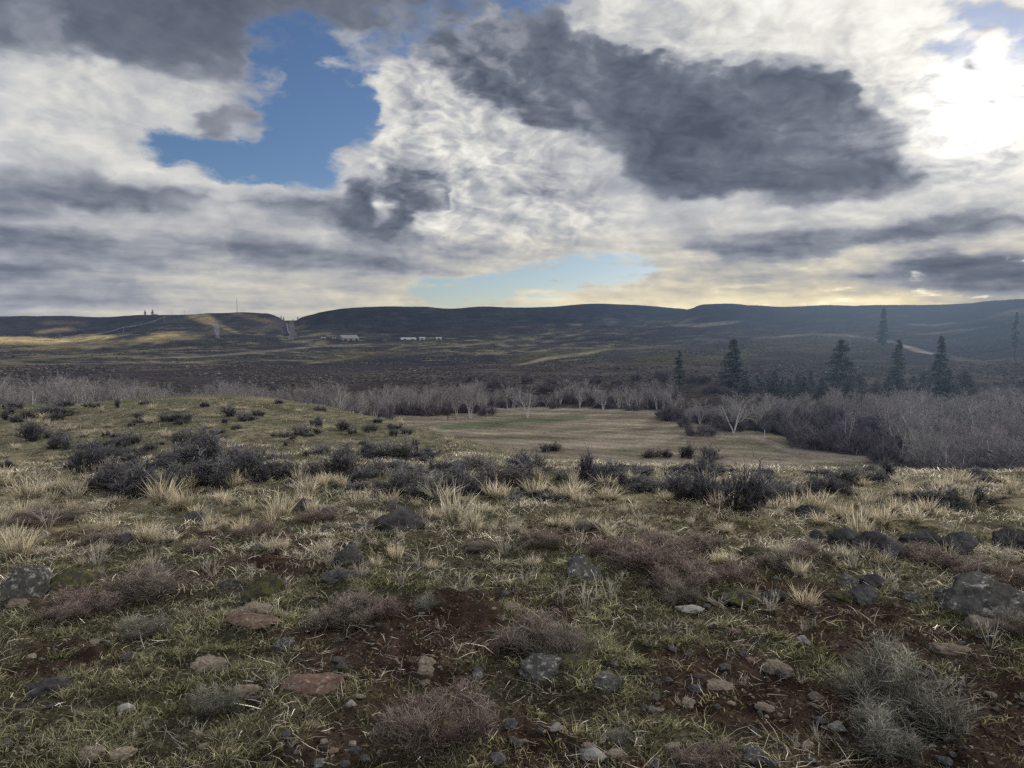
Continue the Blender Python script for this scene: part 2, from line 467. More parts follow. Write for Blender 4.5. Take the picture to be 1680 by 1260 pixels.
md = lerp(md, (.17, .14, .085), band([(900, 712, 1.5), (990, 706, 2), (1080, 700, 1)], 2) * .7)
md *= (1 + .12 * np.sin((X * .6 + Y) * .9))[..., None]
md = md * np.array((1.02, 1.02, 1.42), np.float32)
col = col * (1 - meadow[..., None]) + md * meadow[..., None]
# near hillside
nm = R2 < 120
g1 = fbm(X, Y, 1.1, 4, 401) * (R2 < 70); g2 = fbm(X, Y, 5.0, 4, 411); g3 = fbm(X, Y, .35, 3, 421) * (R2 < 40)
nc = np.zeros_like(col); nc[:] = (.070, .062, .042)
nc = lerp(nc, (.058, .058, .036), sstep(-.1, .3, g1))
nc = lerp(nc, (.175, .148, .098), sstep(-.1, .35, g2 + .5 * g3) * sstep(6, 11, R2) * .9)
nc = lerp(nc, (.088, .088, .064), sstep(14, 26, R2) * .7)
nc = lerp(nc, (.18, .155, .105), sstep(.05, .4, fbm(X, Y, 2.2, 4, 431)) * sstep(12, 25, R2) * .8)
nc = lerp(nc, (.04, .042, .024), sstep(.1, .45, fbm(X, Y, 3.2, 4, 441)) * sstep(12, 20, R2) * .8)
nc = lerp(nc, (.024, .020, .014), sstep(.0, .4, -g3) * (R2 < 40) * .75)
nc = lerp(nc, (.15, .13, .095), sstep(.12, .42, fbm(X, Y, .5, 3, 427) * (R2 < 40)) * .55)
s_full = np.zeros_like(Z); s_full[:, :n_near] = soil
nc = lerp(nc, (.062, .042, .034), s_full * .92)
nc = lerp(nc, (.022, .014, .011), sstep(.0, .3, g3) * s_full * .7)
mixn = sstep(115, 85, R2)
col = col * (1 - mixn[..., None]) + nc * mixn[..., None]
col = np.clip(col * (1 - .45 * sstep(11, 5, R2))[..., None], .008, .9)  # near ground darkened: shade of the hollows between tufts painted into the colour

# ------------------------------------------------------------------ ground sheet: fine fan in front, coarse fan behind
back = np.radians(np.arange(58, 302.1, 4))
nA, nR = Z.shape
bi = len(back)
Xb = np.sin(back)[:, None] * RS[None, ::6]; Yb = np.cos(back)[:, None] * RS[None, ::6]
w = ((back - back[0]) / (back[-1] - back[0]))[:, None]
Zb = Z[-1][None, ::6] * (1 - w) + Z[0][None, ::6] * w + fbm(Xb, Yb, 60, 3, 9) * np.minimum(RS[None, ::6] / 60, 6) * np.sin(w * PI)
cb = np.zeros(Zb.shape + (3,), np.float32); cb[:] = (.07, .065, .04)


def grid_quads(a, b, off=0):
    i, j = np.meshgrid(np.arange(a - 1), np.arange(b - 1), indexing='ij')
    p = i * b + j + off
    return np.stack([p, p + 1, p + b + 1, p + b], -1).reshape(-1, 4)


# split the fan into near hillside, meadow, hills
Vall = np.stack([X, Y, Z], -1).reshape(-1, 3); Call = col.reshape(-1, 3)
q = grid_quads(nA, nR)
fr = R2.reshape(-1)[q].mean(1); fm = meadow.reshape(-1)[q].mean(1)
cls = np.where(fr < 118, 0, np.where(fm > .5, 1, 2))


def sub(name, sel, mat, extra=None):
    qs = q[sel]
    u, inv = np.unique(qs, return_inverse=True)
    V = Vall[u]; Cc = Call[u]; Q = inv.reshape(-1, 4)
    if extra is not None:
        Vx, Cx, Qx = extra
        Q = np.concatenate([Q, Qx + len(V)]); V = np.concatenate([V, Vx]); Cc = np.concatenate([Cc, Cx])
    return link(name, mesh_np(name, V, Q, col=Cc, smooth=True), mat)


bq = grid_quads(len(back), Xb.shape[1])
Vb = np.stack([Xb, Yb, Zb], -1).reshape(-1, 3); Cb = cb.reshape(-1, 3)
bnear = np.hypot(Vb[:, 0], Vb[:, 1])[bq].mean(1) < 118


def bsub(m):
    qs = bq[m]; u, inv = np.unique(qs, return_inverse=True)
    return Vb[u], Cb[u], inv.reshape(-1, 4)


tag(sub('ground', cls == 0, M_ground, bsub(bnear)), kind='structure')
tag(sub('meadow', cls == 1, M_meadow), kind='structure')
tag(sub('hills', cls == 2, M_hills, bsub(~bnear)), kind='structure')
# ------------------------------------------------------------------ ribbons (blades, stalks, twigs)
def unit(v):
    return v / np.maximum(np.linalg.norm(v, axis=-1, keepdims=True), 1e-9)


def ribbons(base, d, L, w, bend, cbase, ctip):
    """two-segment tapering blades; returns V, quads, tris, colours"""
    n = len(base)
    d = unit(d)
    side = np.cross(d, unit(rng.normal(size=(n, 3)) + np.array([0, 0, .15])))
    side = unit(side) * (w * .5)[:, None]
    mid = base + d * (L * .55)[:, None] + bend * (L * .12)[:, None]
    tip = base + d * (L * .95)[:, None] + bend * (L * .5)[:, None]
    V = np.stack([base - side, base + side, mid - side * .75, mid + side * .75, tip], 1).reshape(-1, 3)
    o = np.arange(n)[:, None] * 5
    Q = o + np.array([[0, 1, 3, 2]]); T = o + np.array([[2, 3, 4]])
    cb = np.broadcast_to(cbase, (n, 3)); ct = np.broadcast_to(ctip, (n, 3))
    cm = cb * .45 + ct * .55
    Cc = np.stack([cb, cb, cm, cm, ct], 1).reshape(-1, 3)
    return V, Q, T, Cc


def merge(parts):
    Vs, Qs, Ts, Cs = [], [], [], []
    off = 0
    for V, Q, T, Cc in parts:
        Vs.append(V); Qs.append(Q + off); Ts.append(T + off); Cs.append(Cc); off += len(V)
    return np.concatenate(Vs), np.concatenate(Qs), np.concatenate(Ts), np.concatenate(Cs)


def rmesh(name, parts):
    V, Q, T, Cc = merge(parts)
    return mesh_np(name, V, Q, T, Cc)


def soil_at(x, y):
    r = np.hypot(x, y)
    return sstep(-.05, .28, fbm(x, y, 1.5, 4, 5) - .12 * sstep(5.5, 9, r) - .35 * sstep(8, 13, r) + .12 * sstep(7, 3, r))


def scatter(n, r0, r1, p=0.0, azmax=40):
    """points on the near hillside, denser towards the viewer's feet (uniform in r**p)"""
    u = rng.random(n)
    if abs(p) < 1e-6: r = r0 * (r1 / r0) ** u
    else: r = (r0 ** p + u * (r1 ** p - r0 ** p)) ** (1 / p)
    az = np.radians(rng.uniform(-azmax, azmax, n))
    return r * np.sin(az), r * np.cos(az), r


def tufts(n, r0, r1, p, blades, Lr, wr, lean, cb, ct, keepf, wpx=0.0, spread=.03, seedc=.40):
    x, y, r = scatter(n, r0, r1, p)
    k = rng.random(n) < keepf(x, y, r)
    x, y, r = x[k], y[k], r[k]
    n = len(x)
    sc_ = rng.uniform(.6, 1.25, n)
    X_ = np.repeat(x, blades); Y_ = np.repeat(y, blades); R_ = np.repeat(r, blades); S_ = np.repeat(sc_, blades)
    N_ = len(X_)
    sp = spread * S_ * np.maximum(1, R_ / 8)
    bx = X_ + rng.normal(size=N_) * sp; by = Y_ + rng.normal(size=N_) * sp
    bz = Hh(bx, by) - .006
    d = np.stack([rng.normal(size=N_) * lean, rng.normal(size=N_) * lean, np.ones(N_)], 1)
    L = rng.uniform(*Lr, N_) * S_
    w = rng.uniform(*wr, N_)
    if wpx: w = np.maximum(w, R_ * wpx / 790.0)
    bend = np.stack([rng.normal(size=N_), rng.normal(size=N_), -rng.random(N_) * .6], 1) * .8
    cv = np.repeat(np.exp(rng.normal(size=n) * seedc), blades)[:, None] * np.exp(rng.normal(size=N_) * .38)[:, None]
    pick = np.repeat(rng.random((n, 1)), blades, axis=0)
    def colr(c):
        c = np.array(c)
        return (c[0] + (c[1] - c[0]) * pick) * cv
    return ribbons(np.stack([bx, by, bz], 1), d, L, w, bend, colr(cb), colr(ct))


green_keep = lambda x, y, r: np.clip(1.05 - soil_at(x, y) * .95, .08, 1) * (.2 + .8 * sstep(-.2, .2, fbm(x, y, 1.1, 4, 401))) * (.06 + .94 * sstep(-.12, .2, fbm(x, y, .32, 3, 407)))
grass_parts = [
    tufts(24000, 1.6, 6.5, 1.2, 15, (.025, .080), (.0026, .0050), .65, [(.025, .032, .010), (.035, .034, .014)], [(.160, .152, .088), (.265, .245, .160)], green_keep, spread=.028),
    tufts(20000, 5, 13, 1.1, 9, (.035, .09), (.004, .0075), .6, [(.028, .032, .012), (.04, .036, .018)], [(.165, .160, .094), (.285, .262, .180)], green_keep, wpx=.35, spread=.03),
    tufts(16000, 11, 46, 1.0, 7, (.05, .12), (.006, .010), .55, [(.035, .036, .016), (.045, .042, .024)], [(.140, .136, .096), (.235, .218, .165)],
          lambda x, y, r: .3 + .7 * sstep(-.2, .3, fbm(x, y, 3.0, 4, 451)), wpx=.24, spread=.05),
]
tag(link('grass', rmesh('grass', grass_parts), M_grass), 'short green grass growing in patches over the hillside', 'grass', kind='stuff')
dry_parts = [
    # fine litter lying about and thin leaning stems near the viewer
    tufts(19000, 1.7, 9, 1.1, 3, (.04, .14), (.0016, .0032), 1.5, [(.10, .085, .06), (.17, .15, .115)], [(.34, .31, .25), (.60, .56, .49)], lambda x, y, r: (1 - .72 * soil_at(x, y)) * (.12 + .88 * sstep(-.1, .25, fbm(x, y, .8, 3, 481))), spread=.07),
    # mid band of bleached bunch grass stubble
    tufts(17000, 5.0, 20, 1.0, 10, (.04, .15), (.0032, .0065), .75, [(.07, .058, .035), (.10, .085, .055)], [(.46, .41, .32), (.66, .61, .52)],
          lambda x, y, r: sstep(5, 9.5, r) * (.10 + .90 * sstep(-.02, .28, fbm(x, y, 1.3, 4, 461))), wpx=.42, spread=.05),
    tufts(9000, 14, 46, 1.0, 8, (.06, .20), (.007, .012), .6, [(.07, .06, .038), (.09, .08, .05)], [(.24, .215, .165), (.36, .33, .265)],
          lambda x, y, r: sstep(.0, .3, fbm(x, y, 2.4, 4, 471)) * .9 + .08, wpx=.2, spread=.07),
]
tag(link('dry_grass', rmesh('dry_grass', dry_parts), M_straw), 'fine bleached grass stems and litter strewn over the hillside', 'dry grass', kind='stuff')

# moss and leaf crumbs on the soil : tiny tilted flakes
n = 70000
x, y, r = scatter(n, 1.6, 10, 1.0)
sl = soil_at(x, y)
ang = rng.random(n) * 2 * PI
sz = rng.uniform(.003, .009, n) * (1 + r / 9)
base = np.stack([x, y, Hh(x, y) + .002], 1)
a = np.stack([np.cos(ang), np.sin(ang), rng.normal(size=n) * .25], 1) * sz[:, None]
b = np.stack([-np.sin(ang), np.cos(ang), rng.normal(size=n) * .25], 1) * (sz * rng.uniform(.35, .9, n))[:, None]
zup = np.array([0, 0, 1.0]) * (sz * .35)[:, None]
V = np.stack([base - a, base - b + zup, base + a, base + b + zup * .4], 1).reshape(-1, 3)
pc = np.array([(.044, .025, .019), (.075, .046, .036), (.03, .019, .014), (.16, .14, .11), (.04, .045, .018), (.07, .062, .03)])
ii = np.where(sl > .5, rng.integers(0, 4, n), rng.integers(2, 6, n))
cc = np.repeat(pc[ii] * np.exp(rng.normal(size=(n, 1)) * .3), 4, axis=0)
lit = mesh_np('soil_crumbs', V, np.arange(n * 4).reshape(-1, 4), None, cc)
tag(link('soil_crumbs', lit, M_grass), 'crumbs of red soil, moss and leaf litter on the bare ground', 'soil crumbs', kind='stuff')


# ------------------------------------------------------------------ shrub and clump prototypes (unit width 1 m, unit height 1 m)
def dome_stems(n, wmax=1.0, tilt=1.25, base_r=.12, hvar=(.42, 1.0)):
    th = np.abs(rng.normal(size=n)) * .55 * tilt
    th = np.minimum(th, 1.35)
    ph = rng.random(n) * 2 * PI
    k = rng.uniform(*hvar, n)
    tip = np.stack([.5 * np.sin(th) * np.cos(ph), .5 * np.sin(th) * np.sin(ph), np.cos(th) * 1.0], 1) * k[:, None]
    bs = np.stack([np.cos(ph) * base_r * rng.random(n), np.sin(ph) * base_r * rng.random(n), np.full(n, -.03)], 1)
    return bs, tip


def along(bs, tip, n, t0, t1):
    i = rng.integers(0, len(bs), n); t = rng.uniform(t0, t1, n)[:, None]
    d = unit(tip[i] - bs[i])
    return bs[i] + (tip[i] - bs[i]) * t, d, i


def bush(seed, stems, subs, fine, lumps=5, wst=.02, wsub=.012, wf=.008, lsub=.3, lf=.12, cb=(.02, .019, .02), ct=(.07, .068, .064), sd=.6):
    """returns (stem mesh, foliage mesh): several leaning sub-clumps give an uneven outline"""
    global rng
    keep_rng = rng; rng = np.random.default_rng(seed)
    S = []; Fp = []
    for k in range(lumps):
        a = rng.random() * 2 * PI; rr = (0 if k == 0 else rng.uniform(.15, .42))
        off = np.array([rr * math.cos(a), rr * math.sin(a), 0]); s = rng.uniform(.38, .9) if k else .95
        bs, tip = dome_stems(stems // lumps + 3)
        bs = bs * s + off; tip = tip * np.array([s * .8, s * .8, s]) + off
        d = tip - bs; L = np.linalg.norm(d, axis=1)
        nst = len(bs)
        S.append(ribbons(bs, d, L, np.full(nst, wst), rng.normal(size=(nst, 3)) * .25, (.03, .027, .027), (.05, .045, .043)))
        o1, d1, _ = along(bs, tip, subs // lumps, .25, 1.0)
        m = len(o1)
        d1 = unit(d1 + rng.normal(size=(m, 3)) * sd + np.array([0, 0, .25]))
        l1 = lsub * rng.uniform(.4, 1.0, m) * s
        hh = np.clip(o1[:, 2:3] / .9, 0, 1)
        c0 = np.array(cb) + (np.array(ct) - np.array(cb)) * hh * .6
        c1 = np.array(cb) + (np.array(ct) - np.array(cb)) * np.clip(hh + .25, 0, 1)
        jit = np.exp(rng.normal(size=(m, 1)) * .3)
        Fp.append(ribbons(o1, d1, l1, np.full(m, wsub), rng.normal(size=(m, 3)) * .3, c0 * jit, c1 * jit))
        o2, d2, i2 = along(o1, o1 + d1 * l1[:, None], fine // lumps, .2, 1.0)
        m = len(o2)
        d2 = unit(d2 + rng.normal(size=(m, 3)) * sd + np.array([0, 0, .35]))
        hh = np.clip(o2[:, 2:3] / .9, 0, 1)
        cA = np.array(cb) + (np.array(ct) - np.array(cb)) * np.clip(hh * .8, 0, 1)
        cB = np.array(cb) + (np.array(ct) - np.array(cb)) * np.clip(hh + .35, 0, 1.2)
        jit = np.exp(rng.normal(size=(m, 1)) * .35)
        Fp.append(ribbons(o2, d2, lf * rng.uniform(.4, 1.0, m), np.full(m, wf), rng.normal(size=(m, 3)) * .3, cA * jit, cB * jit))
    st = rmesh('stem', S); fo = rmesh('foliage', Fp)
    rng = keep_rng
    return st, fo


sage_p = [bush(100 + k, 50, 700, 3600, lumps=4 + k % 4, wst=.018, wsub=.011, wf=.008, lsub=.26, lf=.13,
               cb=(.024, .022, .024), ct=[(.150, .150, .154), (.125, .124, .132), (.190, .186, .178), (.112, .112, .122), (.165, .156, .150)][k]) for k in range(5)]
# open, spiky sage with visible dark branches
open_p = [bush(120 + k, 40, 260, 900, lumps=3, wst=.022, wsub=.014, wf=.011, lsub=.42, lf=.16, cb=(.018, .017, .019), ct=(.098, .098, .112), sd=.4) for k in range(3)]
heath_p = [bush(140 + k, 90, 1600, 5200, lumps=7, wst=.008, wsub=.0055, wf=.0042, lsub=.34, lf=.16,
                cb=[(.026, .022, .018), (.028, .025, .019), (.026, .027, .020)][k], ct=[(.215, .165, .148), (.215, .182, .160), (.200, .192, .165)][k], sd=.55) for k in range(3)]
willow_p = [bush(160 + k, 60, 900, 3400, lumps=6, wst=.012, wsub=.009, wf=.007, lsub=.34, lf=.2, sd=.38) for k in range(4)]
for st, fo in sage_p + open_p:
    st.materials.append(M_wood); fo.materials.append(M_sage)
for st, fo in heath_p:
    st.materials.append(M_wood); fo.materials.append(M_heath)
for st, fo in willow_p:
    st.materials.append(M_willow); fo.materials.append(M_willow)


def clump(seed, n, lean, h=(.4, 1.0), w=.006, spread=.09, cb=(.10, .085, .05), ct=(.48, .42, .30), bend=.35):
    global rng
    keep_rng = rng; rng = np.random.default_rng(seed)
    ph = rng.random(n) * 2 * PI; rr = spread * np.sqrt(rng.random(n))
    b = np.stack([rr * np.cos(ph), rr * np.sin(ph), np.full(n, -.03)], 1)
    d = np.stack([np.cos(ph) * lean * rng.random(n) + rng.normal(size=n) * .12, np.sin(ph) * lean * rng.random(n) + rng.normal(size=n) * .12, np.ones(n)], 1)
    L = rng.uniform(*h, n)
    j = np.exp(rng.normal(size=(n, 1)) * .25)
    p = [ribbons(b, d, L, w * rng.uniform(.7, 1.3, n), rng.normal(size=(n, 3)) * bend, np.array(cb) * j, np.array(ct) * j)]
    m = n // 2      # short leaves at the foot
    ph = rng.random(m) * 2 * PI
    b = np.stack([.1 * np.cos(ph), .1 * np.sin(ph), np.full(m, -.02)], 1)
    d = np.stack([np.cos(ph), np.sin(ph), rng.uniform(.2, 1.2, m)], 1)
    p.append(ribbons(b, d, rng.uniform(.15, .4, m), np.full(m, w), rng.normal(size=(m, 3)) * .5 + np.array([0, 0, -.5]), np.array(cb) * .8, np.array(ct) * .7))
    me = rmesh('clump', p)
    rng = keep_rng
    return me


bunch_p = [clump(200 + k, 90 + 12 * k, [.55, .7, .5, .85, .6][k], w=.019, spread=[.15, .1, .2, .12, .16][k],
                 ct=[(.52, .46, .34), (.48, .43, .34), (.56, .49, .36), (.46, .42, .34), (.50, .43, .31)][k]) for k in range(5)]
for m in bunch_p: m.materials.append(M_straw)


def weed(seed, n, forks, lean=.8, w=.021):
    """bleached forb skeleton: a few bent stalks, each forking near the top"""
    global rng
    keep_rng = rng; rng = np.random.default_rng(seed)
    ph = rng.random(n) * 2 * PI
    b = np.stack([.04 * np.cos(ph), .04 * np.sin(ph), np.full(n, -.02)], 1)
    d = unit(np.stack([np.cos(ph) * lean * rng.random(n), np.sin(ph) * lean * rng.random(n), np.ones(n)], 1))
    L = rng.uniform(.35, 1.0, n)
    bend = rng.normal(size=(n, 3)) * .35
    j = np.exp(rng.normal(size=(n, 1)) * .2)
    p = [ribbons(b, d, L, np.full(n, w), bend, np.array((.16, .145, .12)) * j, np.array((.33, .31, .27)) * j)]
    tipm = b + d * (L * .6)[:, None] + bend * (L * .14)[:, None]
    i = rng.integers(0, n, n * forks)
    d2 = unit(d[i] + rng.normal(size=(len(i), 3)) * .5)
    st = b[i] + (tipm[i] - b[i]) * rng.uniform(.6, 1.0, len(i))[:, None]
    p.append(ribbons(st, d2, rng.uniform(.12, .35, len(i)), np.full(len(i), w * .7), rng.normal(size=(len(i), 3)) * .4, np.array((.22, .2, .17)), np.array((.36, .34, .30))))
    me = rmesh('stalks', p)
    rng = keep_rng
    return me


weed_p = [weed(230, 16, 2), weed(231, 9, 3, .6), weed(232, 24, 1, 1.0, .013), weed(233, 12, 2, 1.3)]
for m in weed_p: m.materials.append(M_weed)

used = set()


def put(name, proto, loc, w, h, label, cat, group=None, partnames=('stem', 'foliage'), rz=None):
    """one shrub or tree: an Empty at its foot with its parts"""
    o = empty(name, loc, random.uniform(0, 2 * PI) if rz is None else rz, w, h)
    tag(o, label, cat, group)
    for pn_, me in zip(partnames, proto):
        c = bpy.data.objects.new(pn_, me); C.objects.link(c); c.parent = o
    return o


def put1(name, me, loc, sc3, label, cat, group=None, rz=None):
    o = bpy.data.objects.new(name, me); C.objects.link(o)
    o.location = loc; o.rotation_euler = (0, 0, random.uniform(0, 2 * PI) if rz is None else rz); o.scale = sc3
    tag(o, label, cat, group)
    return o


def place_px(px, py, wpx, hpx):
    h = hit(px, py)
    if h is None: return None
    x, y, z, r = h
    s = math.hypot(r, EYE - z) / F
    return (x, y, z), wpx * s, hpx * s, r


# sagebrush: photo position of the foot, width and height in photo pixels, what singles it out
SAGE = [
 (80, 684, 62, 22, 0, 'wide dark sagebrush on the left end of the grassy knoll skyline'),
 (22, 672, 30, 12, 0, None), (155, 668, 24, 10, 0, None), (240, 664, 22, 8, 0, None),
 (372, 684, 38, 16, 1, 'left of two dark sagebrush just under the top of the grassy knoll'),
 (402, 692, 40, 16, 0, 'right of two dark sagebrush just under the top of the grassy knoll'),
 (298, 692, 46, 15, 0, None), (500, 714, 44, 20, 0, None), (560, 708, 44, 18, 1, None), (470, 722, 36, 16, 0, None),
 (60, 722, 44, 30, 1, 'open spiky sagebrush on the far left slope of the knoll'),
 (100, 738, 44, 26, 0, None), (130, 780, 50, 46, 1, 'spiky upright sagebrush rising above the straw clump at far left'),
 (175, 738, 46, 24, 0, None), (206, 730, 34, 20, 0, None), (300, 762, 66, 42, 0, None), (345, 760, 62, 48, 1, 'tallest branchy sagebrush in the middle of the knoll thicket'),
 (312, 728, 54, 34, 0, None), (225, 806, 120, 58, 0, 'biggest dark sagebrush mass, left end of the thicket below the knoll'),
 (180, 800, 60, 44, 0, None), (290, 796, 80, 40, 0, None), (350, 796, 100, 52, 0, None), (405, 785, 80, 54, 1, None), (455, 788, 66, 50, 0, None), (392, 764, 64, 32, 0, None),
 (560, 780, 66, 48, 1, 'spiky dark sagebrush at the right end of the knoll thicket'), (515, 786, 60, 36, 0, None), (540, 748, 54, 26, 0, None), (620, 750, 54, 34, 0, None), (665, 756, 66, 38, 0, None), (600, 790, 40, 26, 0, None),
 (650, 812, 66, 48, 0, None), (700, 816, 104, 62, 0, 'big rounded sagebrush left of centre behind the pale straw clump'), (762, 812, 100, 54, 0, None), (805, 798, 90, 48, 0, None),
 (852, 788, 84, 46, 1, 'spreading black-branched sagebrush just left of centre'), (885, 782, 52, 40, 1, None), (780, 770, 64, 28, 0, None), (730, 776, 60, 30, 0, None),
 (912, 741, 42, 17, 0, 'small dark sagebrush alone on the brow against the meadow'),
 (958, 790, 44, 52, 1, 'upright branchy sagebrush right of centre with bare dark limbs'), (988, 790, 60, 34, 0, None), (930, 790, 40, 24, 0, None),
 (1078, 750, 40, 18, 0, 'low rounded sagebrush, leftmost of three on the brow against the meadow'), (1130, 753, 44, 26, 1, 'spiky sagebrush, middle of three on the brow against the meadow'), (1168, 758, 40, 24, 1, 'twisted sagebrush, rightmost of three on the brow against the meadow'),
 (1040, 800, 70, 24, 0, None), (1098, 806, 90, 30, 0, None), (1160, 826, 84, 56, 1, None), (1200, 838, 100, 72, 1, 'largest grey branchy sagebrush at right of centre'), (1246, 824, 76, 52, 0, None),
 (1150, 790, 40, 44, 1, 'tall leaning black sagebrush limb above the big grey bush'), (1292, 818, 66, 38, 0, None), (1340, 808, 60, 36, 0, None), (1382, 798, 54, 32, 0, None), (1440, 796, 50, 28, 0, None),
 (1452, 786, 32, 34, 1, 'spiky black sagebrush standing at the right edge of the meadow'), (1414, 786, 44, 24, 0, None),
 (1562, 828, 104, 34, 0, 'wide low sagebrush on the bright grass at far right'), (1525, 826, 44, 22, 0, None), (1604, 784, 46, 16, 0, 'small round sagebrush below the right hand thicket'),
 (1658, 770, 40, 14, 0, None), (1500, 800, 40, 16, 0, None), (1030, 770, 40, 14, 0, None), (860, 757, 36, 12, 0, None), (1260, 780, 40, 14, 0, None),
]
n_s = 0
for px, py, w, h, kind, lab in SAGE:
    p = place_px(px, py, w, h)
    if not p: continue
    loc, wm, hm, r = p
    pr = (open_p if kind else sage_p); pr = pr[n_s % len(pr)]; n_s += 1
    if lab is None:
        side = 'among the thicket on the left knoll' if px < 600 else ('in the dark belt across the centre' if px < 1010 else 'in the dark belt right of centre')
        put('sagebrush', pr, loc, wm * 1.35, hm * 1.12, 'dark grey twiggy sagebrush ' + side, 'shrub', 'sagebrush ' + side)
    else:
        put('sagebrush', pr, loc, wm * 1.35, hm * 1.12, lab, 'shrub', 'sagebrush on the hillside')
# smaller sagebrush dotted over the knoll
R_ = random.Random(5)
k = 0
while k < 70:
    px = R_.uniform(0, 720); crest = np.interp(px, [0, 200, 350, 450, 550, 650, 720], [668, 659, 650, 656, 674, 695, 712])
    py = crest + 4 + (800 - crest) * R_.random() ** 1.3
    if py > 790: continue
    p = place_px(px, py, R_.uniform(14, 40), R_.uniform(8, 18))
    if not p or p[3] > 60: continue
    pr = R_.choice(sage_p + open_p)
    put('sagebrush', pr, p[0], p[1], p[2], 'small grey sagebrush dotted over the grassy knoll', 'shrub', 'small sagebrush on the knoll'); k += 1
k = 0
while k < 26:
    px = R_.uniform(700, 1680); py = R_.uniform(772, 800)
    p = place_px(px, py, R_.uniform(16, 44), R_.uniform(8, 16))
    if not p or p[3] > 40: continue
    put('sagebrush', R_.choice(sage_p), p[0], p[1], p[2], 'small grey sagebrush along the brow above the meadow', 'shrub', 'small sagebrush on the brow'); k += 1

k = 0
while k < 46:
    px = R_.uniform(170, 1010) if k < 32 else R_.uniform(1020, 1400); py = R_.uniform(745, 812) if px < 720 else R_.uniform(775, 822)
    p = place_px(px, py, R_.uniform(44, 96), R_.uniform(14, 28))
    if not p or p[3] > 40: continue
    put('sagebrush', R_.choice(sage_p), p[0], p[1], p[2], 'low spreading grey sagebrush filling the thicket between taller bushes', 'shrub', 'low sagebrush filling the thicket'); k += 1

# low russet shrubs
HEATH = [
 (715, 1215, 190, 95, 0, 'dark russet twiggy shrub nearest the viewer, bottom centre'), (880, 1068, 200, 88, 1, 'wide russet shrub behind the pale lichened rock at centre'),
 (1475, 1165, 250, 110, 2, 'big grey twiggy shrub at lower right'), (1440, 1230, 170, 70, 2, 'grey shrub at the lower right in front of the big grey one'),
 (1060, 925, 190, 62, 0, None), (1130, 960, 150, 56, 0, None), (1010, 915, 90, 44, 0, None), (1110, 985, 110, 40, 1, None),
 (565, 1025, 150, 58, 1, 'russet shrub left of centre beside the flat stones'), (620, 1010, 80, 40, 0, None), (700, 1002, 60, 34, 2, 'small dark green shrub on bare soil left of centre'),
 (240, 975, 170, 62, 1, 'brown shrub between the two round boulders at left'), (140, 1000, 130, 40, 0, None), (180, 892, 70, 26, 0, 'small russet cushion shrub in the straw at left'),
 (120, 1012, 90, 30, 0, None), (890, 898, 80, 34, 0, 'low russet shrub behind the white lichened rock'), (520, 856, 70, 30, 0, None), (700, 862, 60, 30, 1, None),
 (1330, 918, 110, 32, 1, None), (1280, 932, 120, 36, 1, None), (1530, 924, 100, 30, 0, None), (1645, 960, 110, 44, 0, 'russet shrub at the right edge above the big dark boulder'), (1600, 945, 70, 26, 0, None),
 (60, 858, 130, 26, 1, 'long low dark shrub at the left edge'), (410, 880, 80, 26, 0, None), (540, 875, 60, 24, 1, None), (1650, 1040, 80, 50, 1, 'brown shrub against the big dark boulder at the right edge'),
 (350, 1170, 90, 50, 2, None), (1010, 1220, 60, 26, 2, None), (1160, 1255, 110, 40, 0, None), (230, 1045, 90, 36, 2, None), (960, 870, 60, 26, 1, None), (1160, 900, 80, 30, 1, None), (1200, 950, 90, 36, 0, None), (330, 905, 60, 22, 0, None), (780, 905, 60, 22, 1, None),
]
for px, py, w, h, k, lab in HEATH:
    p = place_px(px, py, w, h)
    if not p: continue
    loc, wm, hm, r = p
    g = 'russet shrubs on the stony slope'
    if lab is None:
        side = 'on the left half of the stony slope' if px < 840 else 'on the right half of the stony slope'
        lab = 'low russet twiggy shrub ' + side; g = 'low russet shrubs ' + side
    put('low_shrub', heath_p[k], loc, wm * .88, hm * .85, lab, 'shrub', g)

# pale bunch grass clumps
BUNCH = [
 (50, 818, 76, 42, 'thick pale straw clump at the far left below the knoll'), (265, 826, 74, 60, 'tall pale straw clump in front of the biggest dark sagebrush'), (300, 836, 60, 52, None), (460, 852, 60, 66, 'upright golden straw clump left of the dark boulders'),
 (130, 812, 50, 36, None), (505, 812, 60, 40, None), (745, 860, 90, 92, 'tallest golden straw clump left of centre, in front of the big sagebrush'), (775, 872, 60, 70, None), (720, 822, 80, 46, None), (810, 815, 70, 42, None),
 (880, 812, 70, 40, None), (930, 818, 70, 42, None), (1410, 882, 56, 70, 'upright bleached stalk clump above the row of dark boulders'), (1450, 862, 50, 50, None), (1340, 836, 60, 44, None), (1300, 838, 56, 40, None),
 (30, 915, 70, 60, 'pale straw clump at the left edge above the boulder'), (20, 890, 60, 40, None), (240, 890, 60, 50, None), (640, 828, 50, 40, None), (590, 830, 50, 36, None), (1000, 822, 60, 36, None),
 (1320, 998, 60, 46, 'dense pale straw clump on the right behind mossy turf'), (1310, 950, 44, 44, 'small fan of pale stalks above the grey slab'), (650, 918, 44, 40, None), (1420, 830, 50, 36, None),
]
for px, py, w, h, lab in BUNCH:
    p = place_px(px, py, w, h)
    if not p: continue
    loc, wm, hm, r = p
    g = 'bunch grass clumps'
    if lab is None:
        side = 'left of centre' if px < 840 else 'right of centre'
        lab = 'pale straw bunch grass clump in the band ' + side; g = 'straw clumps ' + side
    put1('bunch_grass', random.choice(bunch_p), loc, (wm * .9, wm * .9, hm * .85), lab, 'grass clump', g)
k = 0
